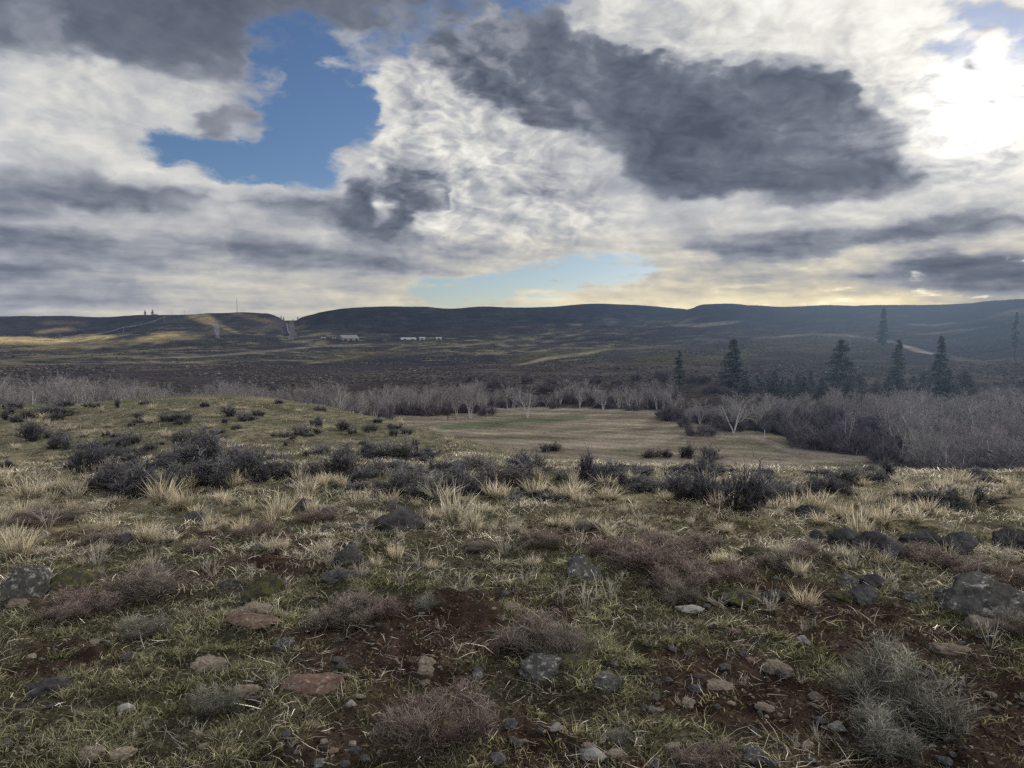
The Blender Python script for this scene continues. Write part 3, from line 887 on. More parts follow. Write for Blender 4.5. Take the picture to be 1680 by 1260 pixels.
while k < 190:
    px = R_.uniform(0, 1680); py = 792 + 150 * R_.random() ** 1.7
    p = place_px(px, py, R_.uniform(22, 56), R_.uniform(16, 44) * (1.15 if py < 880 else .9))
    if not p or p[3] > 30: continue
    side = 'on the left of the slope' if px < 560 else ('across the middle of the slope' if px < 1120 else 'on the right of the slope')
    put1('bunch_grass', R_.choice(bunch_p), p[0], (p[1] * .85, p[1] * .85, p[2] * .72), 'thin bleached grass tuft ' + side, 'grass clump', 'bleached tufts ' + side); k += 1
k = 0
while k < 60:
    px = R_.uniform(0, 760); py = R_.uniform(662, 790)
    p = place_px(px, py, R_.uniform(12, 30), R_.uniform(6, 15))
    if not p or p[3] > 60: continue
    put1('bunch_grass', R_.choice(bunch_p), p[0], (p[1], p[1], p[2]), 'short straw tuft up on the grassy knoll', 'grass clump', 'straw tufts on the knoll'); k += 1

# bleached forb skeletons
WEED = [
 (590, 950, 70, 52, 2, 'fan of bleached stalks beside the dark stone left of centre'), (760, 975, 90, 40, 3, 'low spread of bleached stalks on bare soil at centre'), (922, 992, 40, 62, 1, 'leaning bleached stalks in front of the white lichened rock'),
 (962, 1000, 70, 60, 1, 'forked bleached stalks right of the white lichened rock'), (1262, 1006, 70, 56, 1, 'two tall leaning bleached stalks left of the straw clump at right'), (1600, 968, 84, 46, 2, 'row of bleached stalks behind the big dark boulder at right'),
 (160, 930, 76, 50, 2, 'bleached stalk fan above the boulder at left'), (255, 940, 40, 60, 1, None), (412, 962, 24, 50, 1, 'single bleached stalk leaning over the round boulder'), (690, 935, 60, 50, 3, None), (830, 912, 70, 60, 2, 'tall fan of pale stalks at centre'),
 (540, 932, 50, 46, 2, None), (950, 905, 40, 56, 1, None), (1625, 1065, 50, 60, 1, 'pale forked stalks below the big dark boulder at right'), (80, 870, 60, 46, 1, None), (430, 905, 50, 40, 3, None), (1100, 900, 40, 40, 1, None),
 (1450, 960, 50, 40, 3, 'pale twigs beside the round dark boulder at right'), (1000, 985, 50, 50, 1, None), (1560, 880, 60, 50, 2, None), (1250, 900, 50, 36, 3, None), (700, 870, 40, 46, 1, None), (600, 880, 50, 40, 3, None), (340, 860, 40, 40, 1, None),
 (860, 960, 40, 50, 3, None), (720, 960, 40, 40, 1, None), (660, 960, 44, 40, 2, None), (470, 970, 50, 36, 3, None), (1180, 1000, 60, 30, 3, None), (1400, 935, 50, 44, 1, None), (1660, 900, 40, 40, 2, None), (350, 945, 50, 40, 3, None),
]
for px, py, w, h, k, lab in WEED:
    p = place_px(px, py, w, h)
    if not p: continue
    loc, wm, hm, r = p
    g = 'bleached weed stalks'
    if lab is None:
        side = 'on the left half' if px < 840 else 'on the right half'
        lab = 'bleached branching weed stalks %s of the slope' % side; g = 'weed stalks ' + side
    put1('dry_weed', weed_p[k], loc, (wm, wm, hm), lab, 'dry weed', g)
k = 0
while k < 70:
    px = R_.uniform(0, 1680); py = 850 + 380 * R_.random()
    p = place_px(px, py, R_.uniform(20, 50), R_.uniform(14, 36))
    if not p: continue
    band_ = 'among the stones in the lower part' if py > 1030 else 'in the middle part'
    put1('dry_weed', R_.choice(weed_p[2:] if py > 1030 else weed_p), p[0], (p[1], p[1], p[2]), 'thin bleached stalk tuft %s of the slope' % band_, 'dry weed', 'thin stalk tufts ' + band_); k += 1

# ------------------------------------------------------------------ rocks
import bmesh
from mathutils import noise as mnoise


def rock_mesh(seed, cuts=9, rough=.16, flat=False):
    r = random.Random(seed)
    bm = bmesh.new()
    bmesh.ops.create_icosphere(bm, subdivisions=5, radius=1.0)
    pl = []
    for _ in range(cuts):
        v = Vector((r.gauss(0, 1), r.gauss(0, 1), r.gauss(0, .8))).normalized()
        pl.append((v, r.uniform(.55, .9)))
    if flat: pl.append((Vector((r.gauss(0, .12), r.gauss(0, .12), 1)).normalized(), .45))
    off = Vector((r.random() * 50, r.random() * 50, r.random() * 50))
    for v in bm.verts:
        p = v.co.copy()
        p *= 1 + .22 * mnoise.noise(p * 1.3 + off)
        for nrm, d in pl:
            e = p.dot(nrm) - d
            if e > 0: p -= nrm * e * .88
        n_ = p.normalized()
        p += n_ * (rough * .95 * mnoise.fractal(p * 2.4 + off, .8, 2.1, 6) + .035 * mnoise.noise(p * 12 + off))
        v.co = p
    me = bpy.data.meshes.new('rock'); bm.to_mesh(me); bm.free()
    me.polygons.foreach_set('use_smooth', [True] * len(me.polygons))
    return me


def rock_set(mat, seeds, **k):
    out = []
    for s in seeds:
        m = rock_mesh(s, **k); m.materials.append(mat); out.append(m)
    return out


RK = {'b': rock_set(M_basalt, (1, 2, 3, 4)), 'l': rock_set(M_lichen, (11, 12, 13)), 'm': rock_set(M_mossy, (21, 22, 23)),
      't': rock_set(M_tan, (31, 32, 33), flat=True), 'p': rock_set(M_pale, (41, 42)), 'r': rock_set(M_red, (51, 52), flat=True)}
ROCKS = [
 (655, 870, 74, 36, 'b', 'largest dark angular boulder left of centre'), (641, 842, 30, 20, 'b', 'small dark stone behind the largest dark boulder'), (503, 840, 40, 24, 'b', 'dark boulder beside the golden straw clump'),
 (321, 856, 30, 16, 'b', 'small black stone in the straw at left'), (572, 926, 44, 30, 'b', 'pointed dark stone beside the fan of bleached stalks'), (430, 984, 68, 40, 'm', 'round brown boulder left of centre'),
 (44, 982, 74, 46, 'l', 'lichen-spotted dark boulder at the left edge'), (108, 974, 70, 34, 'm', 'brown mossy boulder right beside the lichened one at left'), (956, 952, 66, 38, 'l', 'dark boulder with white lichen cap at centre'),
 (1340, 888, 20, 18, 'b', 'small upright dark stone, left end of the boulder row'), (1382, 894, 44, 24, 'b', 'pointed dark boulder in the boulder row at right'), (1442, 910, 66, 34, 'b', 'largest dark boulder in the boulder row at right'), (1512, 898, 58, 22, 'b', 'long low dark boulder, fourth in the boulder row at right'),
 (1572, 910, 48, 34, 'b', 'squarish dark boulder, fifth in the boulder row at right'), (1660, 900, 52, 28, 'b', 'dark boulder at the right edge in line with the boulder row'), (1331, 846, 44, 16, 'b', 'flat dark rock alone in the bright grass at right'),
 (1612, 1014, 138, 56, 'l', 'biggest speckled dark boulder at the right edge'), (1416, 994, 46, 30, 'b', 'round dark boulder at right beside pale twigs'), (1430, 965, 34, 18, 'b', 'small dark stone behind the round boulder at right'),
 (1390, 965, 40, 16, 'l', None), (1208, 994, 84, 26, 'm', 'long grey slab right of centre'), (1625, 1040, 68, 24, 't', 'tan block in front of the biggest speckled boulder'), (1375, 985, 40, 16, 'm', None),
 (886, 1116, 78, 34, 'l', 'pale lichened rock in front of the wide russet shrub'), (932, 1094, 60, 20, 'm', 'low mossy rock right of the pale lichened rock'), (996, 1132, 52, 24, 'l', 'flat spotted stone right of the pale lichened rock'),
 (512, 1142, 104, 32, 'r', 'long flat reddish slab at lower left of centre'), (405, 1148, 46, 28, 't', 'tan stone left of the long reddish slab'), (205, 1174, 26, 14, 'p', 'pale pinkish stone at lower left'),
 (700, 1093, 34, 16, 't', 'upper of two tan stones left of the wide russet shrub'), (699, 1110, 36, 14, 't', 'lower of two tan stones left of the wide russet shrub'), (82, 1142, 50, 22, 'b', 'grey stone at lower left half hidden in grass'),
 (1276, 1106, 44, 18, 't', 'tan stone on bare soil at lower right'), (1562, 1076, 60, 16, 't', 'flat tan stone left of the tan block at right'), (912, 1204, 22, 14, 'p', 'small white stone at bottom centre'),
 (575, 1160, 16, 10, 'p', 'small white pebble right of the long reddish slab'), (1316, 1058, 24, 14, 'p', 'small pale stone in the soil at right'), (562, 956, 60, 16, 'b', 'long low dark stone under the fan of bleached stalks'), (1372, 1200, 24, 14, 'p', 'small white stone at lower right'),
 (150, 1248, 44, 18, 't', 'tan stone at the bottom left edge'), (422, 1004, 44, 14, 't', 'flat stone below the round brown boulder'), (345, 1100, 50, 20, 't', 'tan stone in the grass left of the long slab'), (30, 1000, 34, 12, 't', None), (415, 1030, 90, 12, 'r', 'thin reddish slab in the soil left of centre'),
 (465, 1065, 40, 16, 'l', 'small dark stone with white corner left of centre'), (205, 895, 30, 16, 'b', None), (380, 965, 30, 14, 'b', None), (900, 900, 46, 18, 'm', None), (1545, 985, 30, 12, 'l', None), (1130, 1006, 46, 10, 'p', 'flat pale stone left of the straw clump at right'),
 (1010, 1245, 30, 12, 't', None), (970, 1250, 44, 18, 'p', 'pale stone at the bottom edge centre'), (1240, 1260, 50, 20, 'l', 'lichened stone at the bottom edge right'), (840, 1000, 40, 10, 't', None), (760, 840, 26, 10, 'b', None), (1240, 920, 50, 18, 'm', None), (1270, 985, 40, 14, 'b', None), (1500, 990, 40, 14, 'l', None),
 (200, 1245, 40, 14, 't', None), (395, 1015, 40, 14, 't', None), (835, 1190, 20, 10, 't', None), (1180, 1130, 40, 10, 't', None), (1340, 1150, 24, 12, 't', None), (1255, 1170, 28, 10, 't', None), (1130, 1160, 30, 12, 't', None), (420, 905, 20, 10, 'b', None), (540, 845, 24, 10, 'b', None), (590, 872, 40, 14, 'b', None),
]
for px, py, w, h, k, lab in ROCKS:
    p = place_px(px, py, w, h)
    if not p: continue
    loc, wm, hm, r = p
    az = math.atan2(loc[0], loc[1])
    dp = wm * random.uniform(.55, .8) * .5
    loc = (loc[0] + math.sin(az) * dp * .7, loc[1] + math.cos(az) * dp * .7, loc[2] + hm * .10)
    g = 'boulders on the slope'
    if lab is None:
        side = 'on the left half' if px < 840 else 'on the right half'
        lab = 'half sunken stone %s of the slope' % side; g = 'half sunken stones ' + side
    put1('boulder' if w > 40 else 'stone', random.choice(RK[k]), loc, (wm * .51, dp * .95, hm * .74), lab, 'rock', g, rz=-az + random.uniform(-.35, .35))
k = 0
while k < 290:
    px = R_.uniform(0, 1680); py = 930 + 330 * R_.random()
    hh_ = hit(px, py)
    if not hh_: continue
    x, y, z, r = hh_
    if float(soil_at(np.array([x]), np.array([y]))[0]) < .45 and R_.random() < .7: continue
    w = R_.choice([.024, .028, .03, .036, .04, .05, .066]) * (1 + r / 24)
    kk = R_.choice('ttrbbbbl')
    side = 'lower left' if px < 600 else ('lower middle' if px < 1100 else 'lower right')
    tone = {'t': 'tan', 'p': 'pale', 'r': 'reddish', 'l': 'grey', 'b': 'dark'}[kk]
    put1('small_stone', R_.choice(RK[kk]), (x, y, z + w * .14), (w * .5, w * R_.uniform(.3, .5), w * R_.uniform(.16, .32)),
         'small %s stone lying on the ground at %s' % (tone, side), 'stone', '%s small stones at %s' % (tone, side)); k += 1
# ------------------------------------------------------------------ sun direction, and haze light painted into the far materials
SUN_AZ, _te = ray(1605, 165)
SUN_AZ = float(SUN_AZ); SUN_EL = math.atan(float(_te))
SUN_DIR = Vector((math.sin(SUN_AZ) * math.cos(SUN_EL), math.cos(SUN_AZ) * math.cos(SUN_EL), math.sin(SUN_EL)))


def paint_haze(m, sigma=.00020, start=70.0):
    """valley haze painted as emission in place of in-scattered light; grows with the distance across the valley, stronger towards the sun"""
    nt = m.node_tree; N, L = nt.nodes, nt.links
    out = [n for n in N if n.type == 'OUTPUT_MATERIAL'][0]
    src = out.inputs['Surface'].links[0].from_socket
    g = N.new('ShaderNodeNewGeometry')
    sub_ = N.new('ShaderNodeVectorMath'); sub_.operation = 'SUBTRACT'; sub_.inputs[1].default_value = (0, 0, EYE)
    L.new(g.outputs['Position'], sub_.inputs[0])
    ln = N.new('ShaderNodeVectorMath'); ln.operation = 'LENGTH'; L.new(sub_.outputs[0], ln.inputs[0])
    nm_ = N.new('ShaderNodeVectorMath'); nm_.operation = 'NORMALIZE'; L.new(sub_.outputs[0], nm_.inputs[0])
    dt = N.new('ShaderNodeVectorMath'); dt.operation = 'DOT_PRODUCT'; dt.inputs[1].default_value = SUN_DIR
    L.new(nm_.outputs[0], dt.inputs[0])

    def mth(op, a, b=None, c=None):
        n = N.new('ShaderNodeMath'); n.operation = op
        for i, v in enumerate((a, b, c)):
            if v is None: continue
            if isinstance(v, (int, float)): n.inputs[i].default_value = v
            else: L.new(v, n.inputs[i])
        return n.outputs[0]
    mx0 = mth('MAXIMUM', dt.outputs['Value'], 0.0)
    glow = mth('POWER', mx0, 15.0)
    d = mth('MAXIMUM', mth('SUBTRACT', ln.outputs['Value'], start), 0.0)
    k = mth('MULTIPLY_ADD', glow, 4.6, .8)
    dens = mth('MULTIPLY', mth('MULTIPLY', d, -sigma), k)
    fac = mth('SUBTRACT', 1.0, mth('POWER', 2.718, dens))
    em = N.new('ShaderNodeEmission')  # painted haze glow, mixed over the surface
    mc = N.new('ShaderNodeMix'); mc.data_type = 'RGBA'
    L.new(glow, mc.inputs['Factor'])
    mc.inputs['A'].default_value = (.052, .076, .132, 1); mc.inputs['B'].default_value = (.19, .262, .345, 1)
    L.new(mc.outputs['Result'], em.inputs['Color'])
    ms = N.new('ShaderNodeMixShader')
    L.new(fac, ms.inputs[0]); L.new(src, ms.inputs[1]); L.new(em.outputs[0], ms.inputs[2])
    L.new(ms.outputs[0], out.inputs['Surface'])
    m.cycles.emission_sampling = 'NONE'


M_roof = mat_col('grey_sheet_roof', attr=False, base=(.17, .165, .175), noise=.3, var=.15)
M_wall = mat_col('weathered_wall', attr=False, base=(.16, .155, .16), noise=.4, var=.2)
M_white = mat_col('white_sheeting', attr=False, base=(.32, .32, .34), noise=.4, var=.08)
M_dark = mat_col('dark_opening', attr=False, base=(.03, .03, .032), noise=.5, var=.2)
M_asph = mat_col('asphalt', attr=False, base=(.075, .073, .08), noise=.06, var=.2)
M_gravel = mat_col('pale_road_cut', attr=False, base=(.13, .12, .115), noise=.05, var=.3)
M_steel = mat_col('grey_steel', attr=False, base=(.20, .20, .21), noise=1, var=.1)
M_pole = mat_col('weathered_pole', attr=False, base=(.30, .27, .23), noise=1, var=.2)
M_wire = mat_col('bright_wire', attr=False, base=(.45, .43, .39), noise=1, var=.05)
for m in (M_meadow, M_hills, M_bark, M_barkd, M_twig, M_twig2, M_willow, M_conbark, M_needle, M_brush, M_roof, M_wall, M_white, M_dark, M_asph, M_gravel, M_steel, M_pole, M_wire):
    paint_haze(m)


# ------------------------------------------------------------------ bare trees
def tubes(segs, sides=4):
    p0 = np.array([s[0] for s in segs]); p1 = np.array([s[1] for s in segs])
    r0 = np.array([s[2] for s in segs]); r1 = np.array([s[3] for s in segs])
    d = unit(p1 - p0)
    ref = np.where(np.abs(d[:, 2:3]) > .8, np.array([[1.0, 0, 0]]), np.array([[0, 0, 1.0]]))
    a = unit(np.cross(d, ref)); b = np.cross(d, a)
    V = []
    for k in range(sides):
        an = 2 * PI * k / sides
        V.append(p0 + (a * math.cos(an) + b * math.sin(an)) * r0[:, None])
    for k in range(sides):
        an = 2 * PI * k / sides
        V.append(p1 + (a * math.cos(an) + b * math.sin(an)) * r1[:, None])
    V = np.stack(V, 1).reshape(-1, 3)
    o = np.arange(len(segs))[:, None, None] * (2 * sides)
    Q = np.array([[k, (k + 1) % sides, sides + (k + 1) % sides, sides + k] for k in range(sides)])
    return V, (o + Q[None]).reshape(-1, 4)


def bare_tree(seed, kind):
    r = random.Random(seed)
    T, Cn = [], []

    def grow(p, d, L, rad, lvl, steps, kids, up, ang):
        pts = [p]; rads = [rad]
        q_ = p; dd = d
        for s in range(steps):
            dd = (dd + Vector((r.gauss(0, .10), r.gauss(0, .10), up + r.gauss(0, .05)))).normalized()
            nq = q_ + dd * (L / steps)
            rr = rad * (1 - (s + 1) / steps * .72)
            (T if lvl == 0 else Cn).append((tuple(q_), tuple(nq), rads[-1], rr))
            q_ = nq; pts.append(q_); rads.append(rr)
        if not kids: return
        n, sub_ = kids[0], kids[1:]
        for i in range(n):
            t = r.uniform(.28 if lvl == 0 else .2, 1.0)
            j = min(int(t * steps), steps - 1)
            base = pts[j].lerp(pts[j + 1], t * steps - j)
            dirn = (pts[j + 1] - pts[j]).normalized()
            ax = dirn.orthogonal(); ax.rotate(__import__('mathutils').Quaternion(dirn, r.uniform(0, 2 * PI)))
            nd = (dirn * math.cos(ang) + ax * math.sin(ang)).normalized()
            grow(base, nd, L * r.uniform(.34, .62) * (1.15 - .45 * t), max(rads[j] * .52, .0022), lvl + 1, 3 if lvl < 2 else 2, sub_, up, ang * r.uniform(.75, 1.15))
    if kind == 'tall':
        for k in range(r.choice([1, 2, 2])):
            a = r.random() * 2 * PI
            grow(Vector((math.cos(a) * .012, math.sin(a) * .012, -.02)), Vector((math.cos(a) * .06, math.sin(a) * .06, 1)), r.uniform(.82, 1.0), .015, 0, 8, (15, 7, 5), .06, .55)
    elif kind == 'multi':
        for k in range(r.choice([4, 5, 6])):
            a = r.random() * 2 * PI
            grow(Vector((math.cos(a) * .02, math.sin(a) * .02, -.02)), Vector((math.cos(a) * .22, math.sin(a) * .22, 1)), r.uniform(.65, 1.0), .0125, 0, 7, (9, 6, 4), .05, .5)
    else:
        for k in range(3):
            a = r.random() * 2 * PI
            grow(Vector((0, 0, -.02)), Vector((math.cos(a) * .34, math.sin(a) * .34, 1)), r.uniform(.7, .95), .016, 0, 6, (10, 7, 4), .08, .75)
    zm = max(max(s_[0][2], s_[1][2]) for s_ in T + Cn)
    T = [(tuple(np.array(s_[0]) / zm), tuple(np.array(s_[1]) / zm), s_[2], s_[3]) for s_ in T]
    Cn = [(tuple(np.array(s_[0]) / zm), tuple(np.array(s_[1]) / zm), s_[2], s_[3]) for s_ in Cn]
    V, Q = tubes(T, 5); tm = mesh_np('trunk', V, Q)
    V, Q = tubes(Cn, 3); cm = mesh_np('crown', V, Q)
    return tm, cm


TREE_T = [bare_tree(300 + k, 'tall') for k in range(5)]
TREE_M = [bare_tree(320 + k, 'multi') for k in range(5)]
TREE_S = [bare_tree(340 + k, 'spread') for k in range(3)]
for i, (a_, b_) in enumerate(TREE_T + TREE_M + TREE_S):
    a_.materials.append(M_bark if i % 3 else M_barkd); b_.materials.append(M_twig if i % 2 else M_twig2)
TT = ('trunk', 'crown')
R3 = random.Random(99)


def tree_at(px, r, ytop, protos, label, group, name='bare_tree', cat='tree', wide=1.0):
    x, y, z = polar(px, r)
    h = EYE + r * float(ray(px, ytop)[1]) - z
    if h < 2: h = 2
    put(name, R3.choice(protos), (x, y, z), h * wide, h, label, cat, group, TT)


# singled-out trees
tree_at(866, 262, 632, [TREE_M[0]], 'pale tree with crossed leaning white trunks at the back of the meadow', 'bare trees')
tree_at(772, 262, 622, [TREE_M[1]], 'tall pale many-stemmed tree standing above the line left of the meadow', 'bare trees')
tree_at(555, 250, 625, [TREE_T[1]], 'pale tall bare tree just above the right shoulder of the knoll', 'bare trees')
tree_at(1396, 226, 660, [TREE_S[0]], 'spreading pale bare tree behind the rounded willow thicket', 'bare trees', wide=.9)
tree_at(1536, 172, 692, [TREE_M[2]], 'pale many-stemmed bare tree in front of the right hand thicket', 'bare trees')
tree_at(1640, 168, 694, [TREE_M[3]], 'tall bare tree at the right edge in front of the grove', 'bare trees')
tree_at(1206, 232, 640, [TREE_S[1]], 'spreading bare tree left of the right hand grove, below the tall pine', 'bare trees')
tree_at(1107, 262, 640, [TREE_T[2]], 'slender bare tree with white stem at the far right end of the meadow', 'bare trees')
tree_at(1472, 240, 626, [TREE_S[2]], 'rounded crown rising highest out of the right hand grove', 'bare trees', wide=1.0)


def row(n, x0, x1, r0, r1, y0, y1, protos, label, group, wide=(.8, 1.1), skip=None):
    for i in range(n):
        px = x0 + (x1 - x0) * (i + R3.random()) / n
        if skip and skip(px): continue
        tree_at(px, R3.uniform(r0, r1), R3.uniform(y0, y1) + 7 * math.sin(px * .045) + R3.choice((0, 0, 8, 16)), protos, label, group, wide=R3.uniform(*wide))


row(34, -40, 210, 255, 320, 604, 624, TREE_T + TREE_M[:2], 'bare grey tree in the line behind the knoll at far left', 'bare trees behind the knoll at far left')
row(16, 200, 345, 260, 330, 622, 640, TREE_M + TREE_T, 'short bare tree showing just over the top of the knoll', 'bare trees over the top of the knoll')
row(46, 345, 640, 246, 300, 622, 642, TREE_T + TREE_M, 'bare grey tree in the dense line right of the knoll top', 'bare trees right of the knoll top', wide=(.7, 1.0))
row(34, 630, 800, 268, 310, 620, 640, TREE_T + TREE_M, 'bare grey tree in the dense line left of the meadow', 'bare trees left of the meadow', wide=(.7, 1.0))
row(36, 800, 1100, 286, 330, 622, 646, TREE_T + TREE_M + TREE_S, 'bare tree in the open line at the back of the meadow', 'bare trees at the back of the meadow')
row(26, 1095, 1330, 240, 300, 632, 658, TREE_M + TREE_S, 'pale bare tree at the right back corner of the meadow', 'bare trees at the right back corner of the meadow')
row(26, 1290, 1480, 240, 305, 634, 662, TREE_T + TREE_M + TREE_S, 'bare tree in the left part of the right hand grove', 'bare trees in the left part of the grove')
row(40, 1450, 1720, 215, 340, 626, 650, TREE_M + TREE_S, 'bare purplish tree deep in the right hand grove', 'bare trees deep in the grove', wide=(.9, 1.2))
row(18, 1480, 1720, 196, 222, 655, 690, TREE_M + TREE_S, 'bare tree in the middle rows of the right hand grove', 'bare trees in the middle of the grove', wide=(.9, 1.2))
row(16, 1505, 1720, 166, 182, 692, 712, TREE_M + TREE_T, 'bare tree in the front row of the right hand grove', 'bare trees in the front row of the grove')


# willow and brush thickets
def thick(px, r, wpx, hpx, label, group=None):
    x, y, z = polar(px, r)
    put('willow_thicket', R3.choice(willow_p), (x, y, z), wpx * r / F, hpx * r / F, label, 'thicket', group)


thick(1157, 225, 54, 22, 'lone low willow clump out on the right side of the meadow')
thick(1325, 212, 78, 42, 'left lobe of the rounded willow thicket bulging into the meadow')
thick(1375, 207, 88, 50, 'tallest middle lobe of the rounded willow thicket bulging into the meadow')
thick(1425, 205, 78, 42, 'right lobe of the rounded willow thicket bulging into the meadow')
thick(1440, 226, 60, 46, 'darkest willow clump just behind the rounded thicket')


def thick_row(n, x0, x1, r0, r1, w, h, label, group):
    for i in range(n):
        px = x0 + (x1 - x0) * (i + R3.random()) / n
        thick(px, R3.uniform(r0, r1), R3.uniform(*w), R3.uniform(*h), label, group)


thick_row(12, 340, 640, 240, 262, (30, 46), (20, 34), 'dark purple willow brush under the trees right of the knoll top', 'willow brush right of the knoll top')
thick_row(12, 640, 800, 266, 285, (26, 40), (16, 28), 'dark purple willow brush under the trees left of the meadow', 'willow brush left of the meadow')
thick_row(22, 790, 1100, 288, 320, (24, 40), (14, 26), 'dark purple willow brush along the back edge of the meadow', 'willow brush at the back of the meadow')
thick_row(16, 1085, 1300, 244, 270, (34, 54), (18, 32), 'dark purple willow brush at the right back corner of the meadow', 'willow brush at the right back corner')
thick_row(12, 1190, 1300, 236, 246, (30, 50), (16, 26), 'low purple willow brush along the right edge of the meadow', 'willow brush along the right edge')
thick_row(16, 1285, 1470, 232, 268, (40, 60), (24, 40), 'purple willow brush at the left end of the right hand grove', 'willow brush at the left end of the grove')
thick_row(16, 1450, 1720, 190, 230, (44, 70), (30, 46), 'purple willow brush inside the right hand grove', 'willow brush inside the grove')
thick_row(14, 1505, 1720, 160, 172, (44, 70), (28, 50), 'dense purple willow brush along the foot of the right hand grove', 'willow brush at the foot of the grove')
thick_row(12, -20, 340, 262, 320, (36, 56), (18, 30), 'dark willow brush under the trees at far left', 'willow brush at far left')
thick_row(20, 780, 1250, 335, 400, (22, 40), (12, 22), 'dark brush on the slope foot beyond the bare trees', 'brush on the slope foot')


# ------------------------------------------------------------------ conifers
def conifer(seed, width=.2, lo=.16, gap=.15, droop=.25, dens=1.0):
    r = np.random.default_rng(seed)
    segs = []
    for k in range(8):
        z0, z1 = k / 8 - .01, (k + 1) / 8
        segs.append(((0, 0, z0), (0, 0, z1), .013 * (1 - z0 * .9) + .001, .013 * (1 - z1 * .9) + .001))
    Bs, Ds, Ls, Ws = [], [], [], []
    z = lo
    while z < .985:
        nb = r.integers(4, 7)
        for _ in range(nb):
            if r.random() < gap: continue
            a = r.random() * 2 * PI
            prof_ = (1 - z) ** .75 * (1 if z > lo + .12 else .55 + .45 * (z - lo) / .12)
            L = width * prof_ * r.uniform(.55, 1.15) + .012
            dz = r.uniform(-droop, .15)
            e = np.array([math.cos(a) * L, math.sin(a) * L, dz * L])
            b0 = np.array([0, 0, z + r.normal() * .006])
            segs.append((tuple(b0), tuple(b0 + e), .0028, .001))
            m = int((10 + 60 * L / width) * .5 * dens)
            t = r.uniform(.15, 1.05, m)[:, None]
            p = b0 + e * t
            dd = e / L + r.normal(size=(m, 3)) * .75 + np.array([0, 0, .15])
            Bs.append(p); Ds.append(dd); Ls.append(r.uniform(.022, .05, m)); Ws.append(r.uniform(.010, .018, m))
        z += r.uniform(.016, .030)
    m = 24
    Bs.append(np.array([0, 0, .96]) + r.normal(size=(m, 3)) * .004); Ds.append(r.normal(size=(m, 3)) * .4 + np.array([0, 0, 1])); Ls.append(np.full(m, .04)); Ws.append(np.full(m, .01))
    Bs = np.concatenate(Bs); Ds = np.concatenate(Ds); Ls = np.concatenate(Ls); Ws = np.concatenate(Ws)
    V, Q = tubes(segs, 4); tr = mesh_np('trunk', V, Q); tr.materials.append(M_conbark)
    V, Q, T, Cc = ribbons(Bs, Ds, Ls, Ws, r.normal(size=(len(Bs), 3)) * .2, (.03, .04, .03), (.03, .04, .03))
    cr = mesh_np('crown', V, Q, T); cr.materials.append(M_needle)
    return tr, cr


PINE = [conifer(400, .24, .22, .1, .25, 1.6), conifer(401, .25, .12, .06, .25, 1.7), conifer(402, .30, .06, .03, .25, 1.8), conifer(403, .19, .06, .04, .25, 1.7), conifer(404, .15, .30, .45, .3, .7)]
JUN = [conifer(410, .40, .03, .03, .05, 1.4), conifer(411, .36, .02, .03, .05, 1.4), conifer(412, .46, .03, .04, .0, 1.4)]
for px, r, yt, k, w, lab in [
    (1115, 350, 573, 0, 1.0, 'leftmost tall pine with a bare lower trunk, above the back corner of the meadow'),
    (1203, 352, 555, 1, 1.3, 'tallest dark pine, second from the left on the valley edge'),
    (1380, 372, 556, 2, 1.5, 'broadest dark pine with a full pyramid crown'),
    (1473, 372, 556, 2, .85, 'dark pointed pine right of the broadest pine'),
    (1543, 372, 550, 3, 1.0, 'narrow columnar dark pine, rightmost of the valley group'),
    (1447, 760, 504, 3, .9, 'hazy tall pine alone high on the right slope under the skyline'),
    (1664, 600, 512, 4, .9, 'sparse thin pine at the right edge of the slope'),
    (1092, 330, 632, 3, 1.0, 'small dark conifer at the foot of the leftmost tall pine')]:
    tree_at(px, r, yt, [PINE[k]], lab, 'pines', 'pine_tree', wide=w)
for i in range(13):
    tree_at(1222 + i * 9 + R3.uniform(-6, 6), R3.uniform(340, 380), R3.uniform(606, 628), JUN, 'low dark evergreen in the bank left of the broadest pine', 'evergreens left of the broadest pine', 'evergreen_tree', wide=1.7)
for i in range(15):
    tree_at(1345 + i * 18 + R3.uniform(-8, 8), R3.uniform(345, 385), R3.uniform(602, 628), JUN, 'low dark evergreen between the pines behind the right hand grove', 'evergreens between the pines', 'evergreen_tree', wide=1.7)
for px, r, yt, lab in [(241, 2400, 508.5, 'left of two tiny conifers on the left skyline'), (253, 2400, 507.5, 'right of two tiny conifers on the left skyline'), (415, 1720, 529, 'small dark conifer on the slope left of the road cut'),
                       (463, 1990, 517, 'tiny tree on the left lip of the road notch'), (467, 1990, 519.5, 'tiny tree beside the road on the left of the notch'), (490, 1990, 519, 'tiny tree on the right lip of the road notch'), (482, 1995, 522.5, 'tiny tree right beside the road in the notch')]:
    tree_at(px, r, yt, [PINE[2]] if px < 300 else JUN, lab, 'tiny far trees', 'conifer_tree', wide=.8 if px > 300 else 1.0)

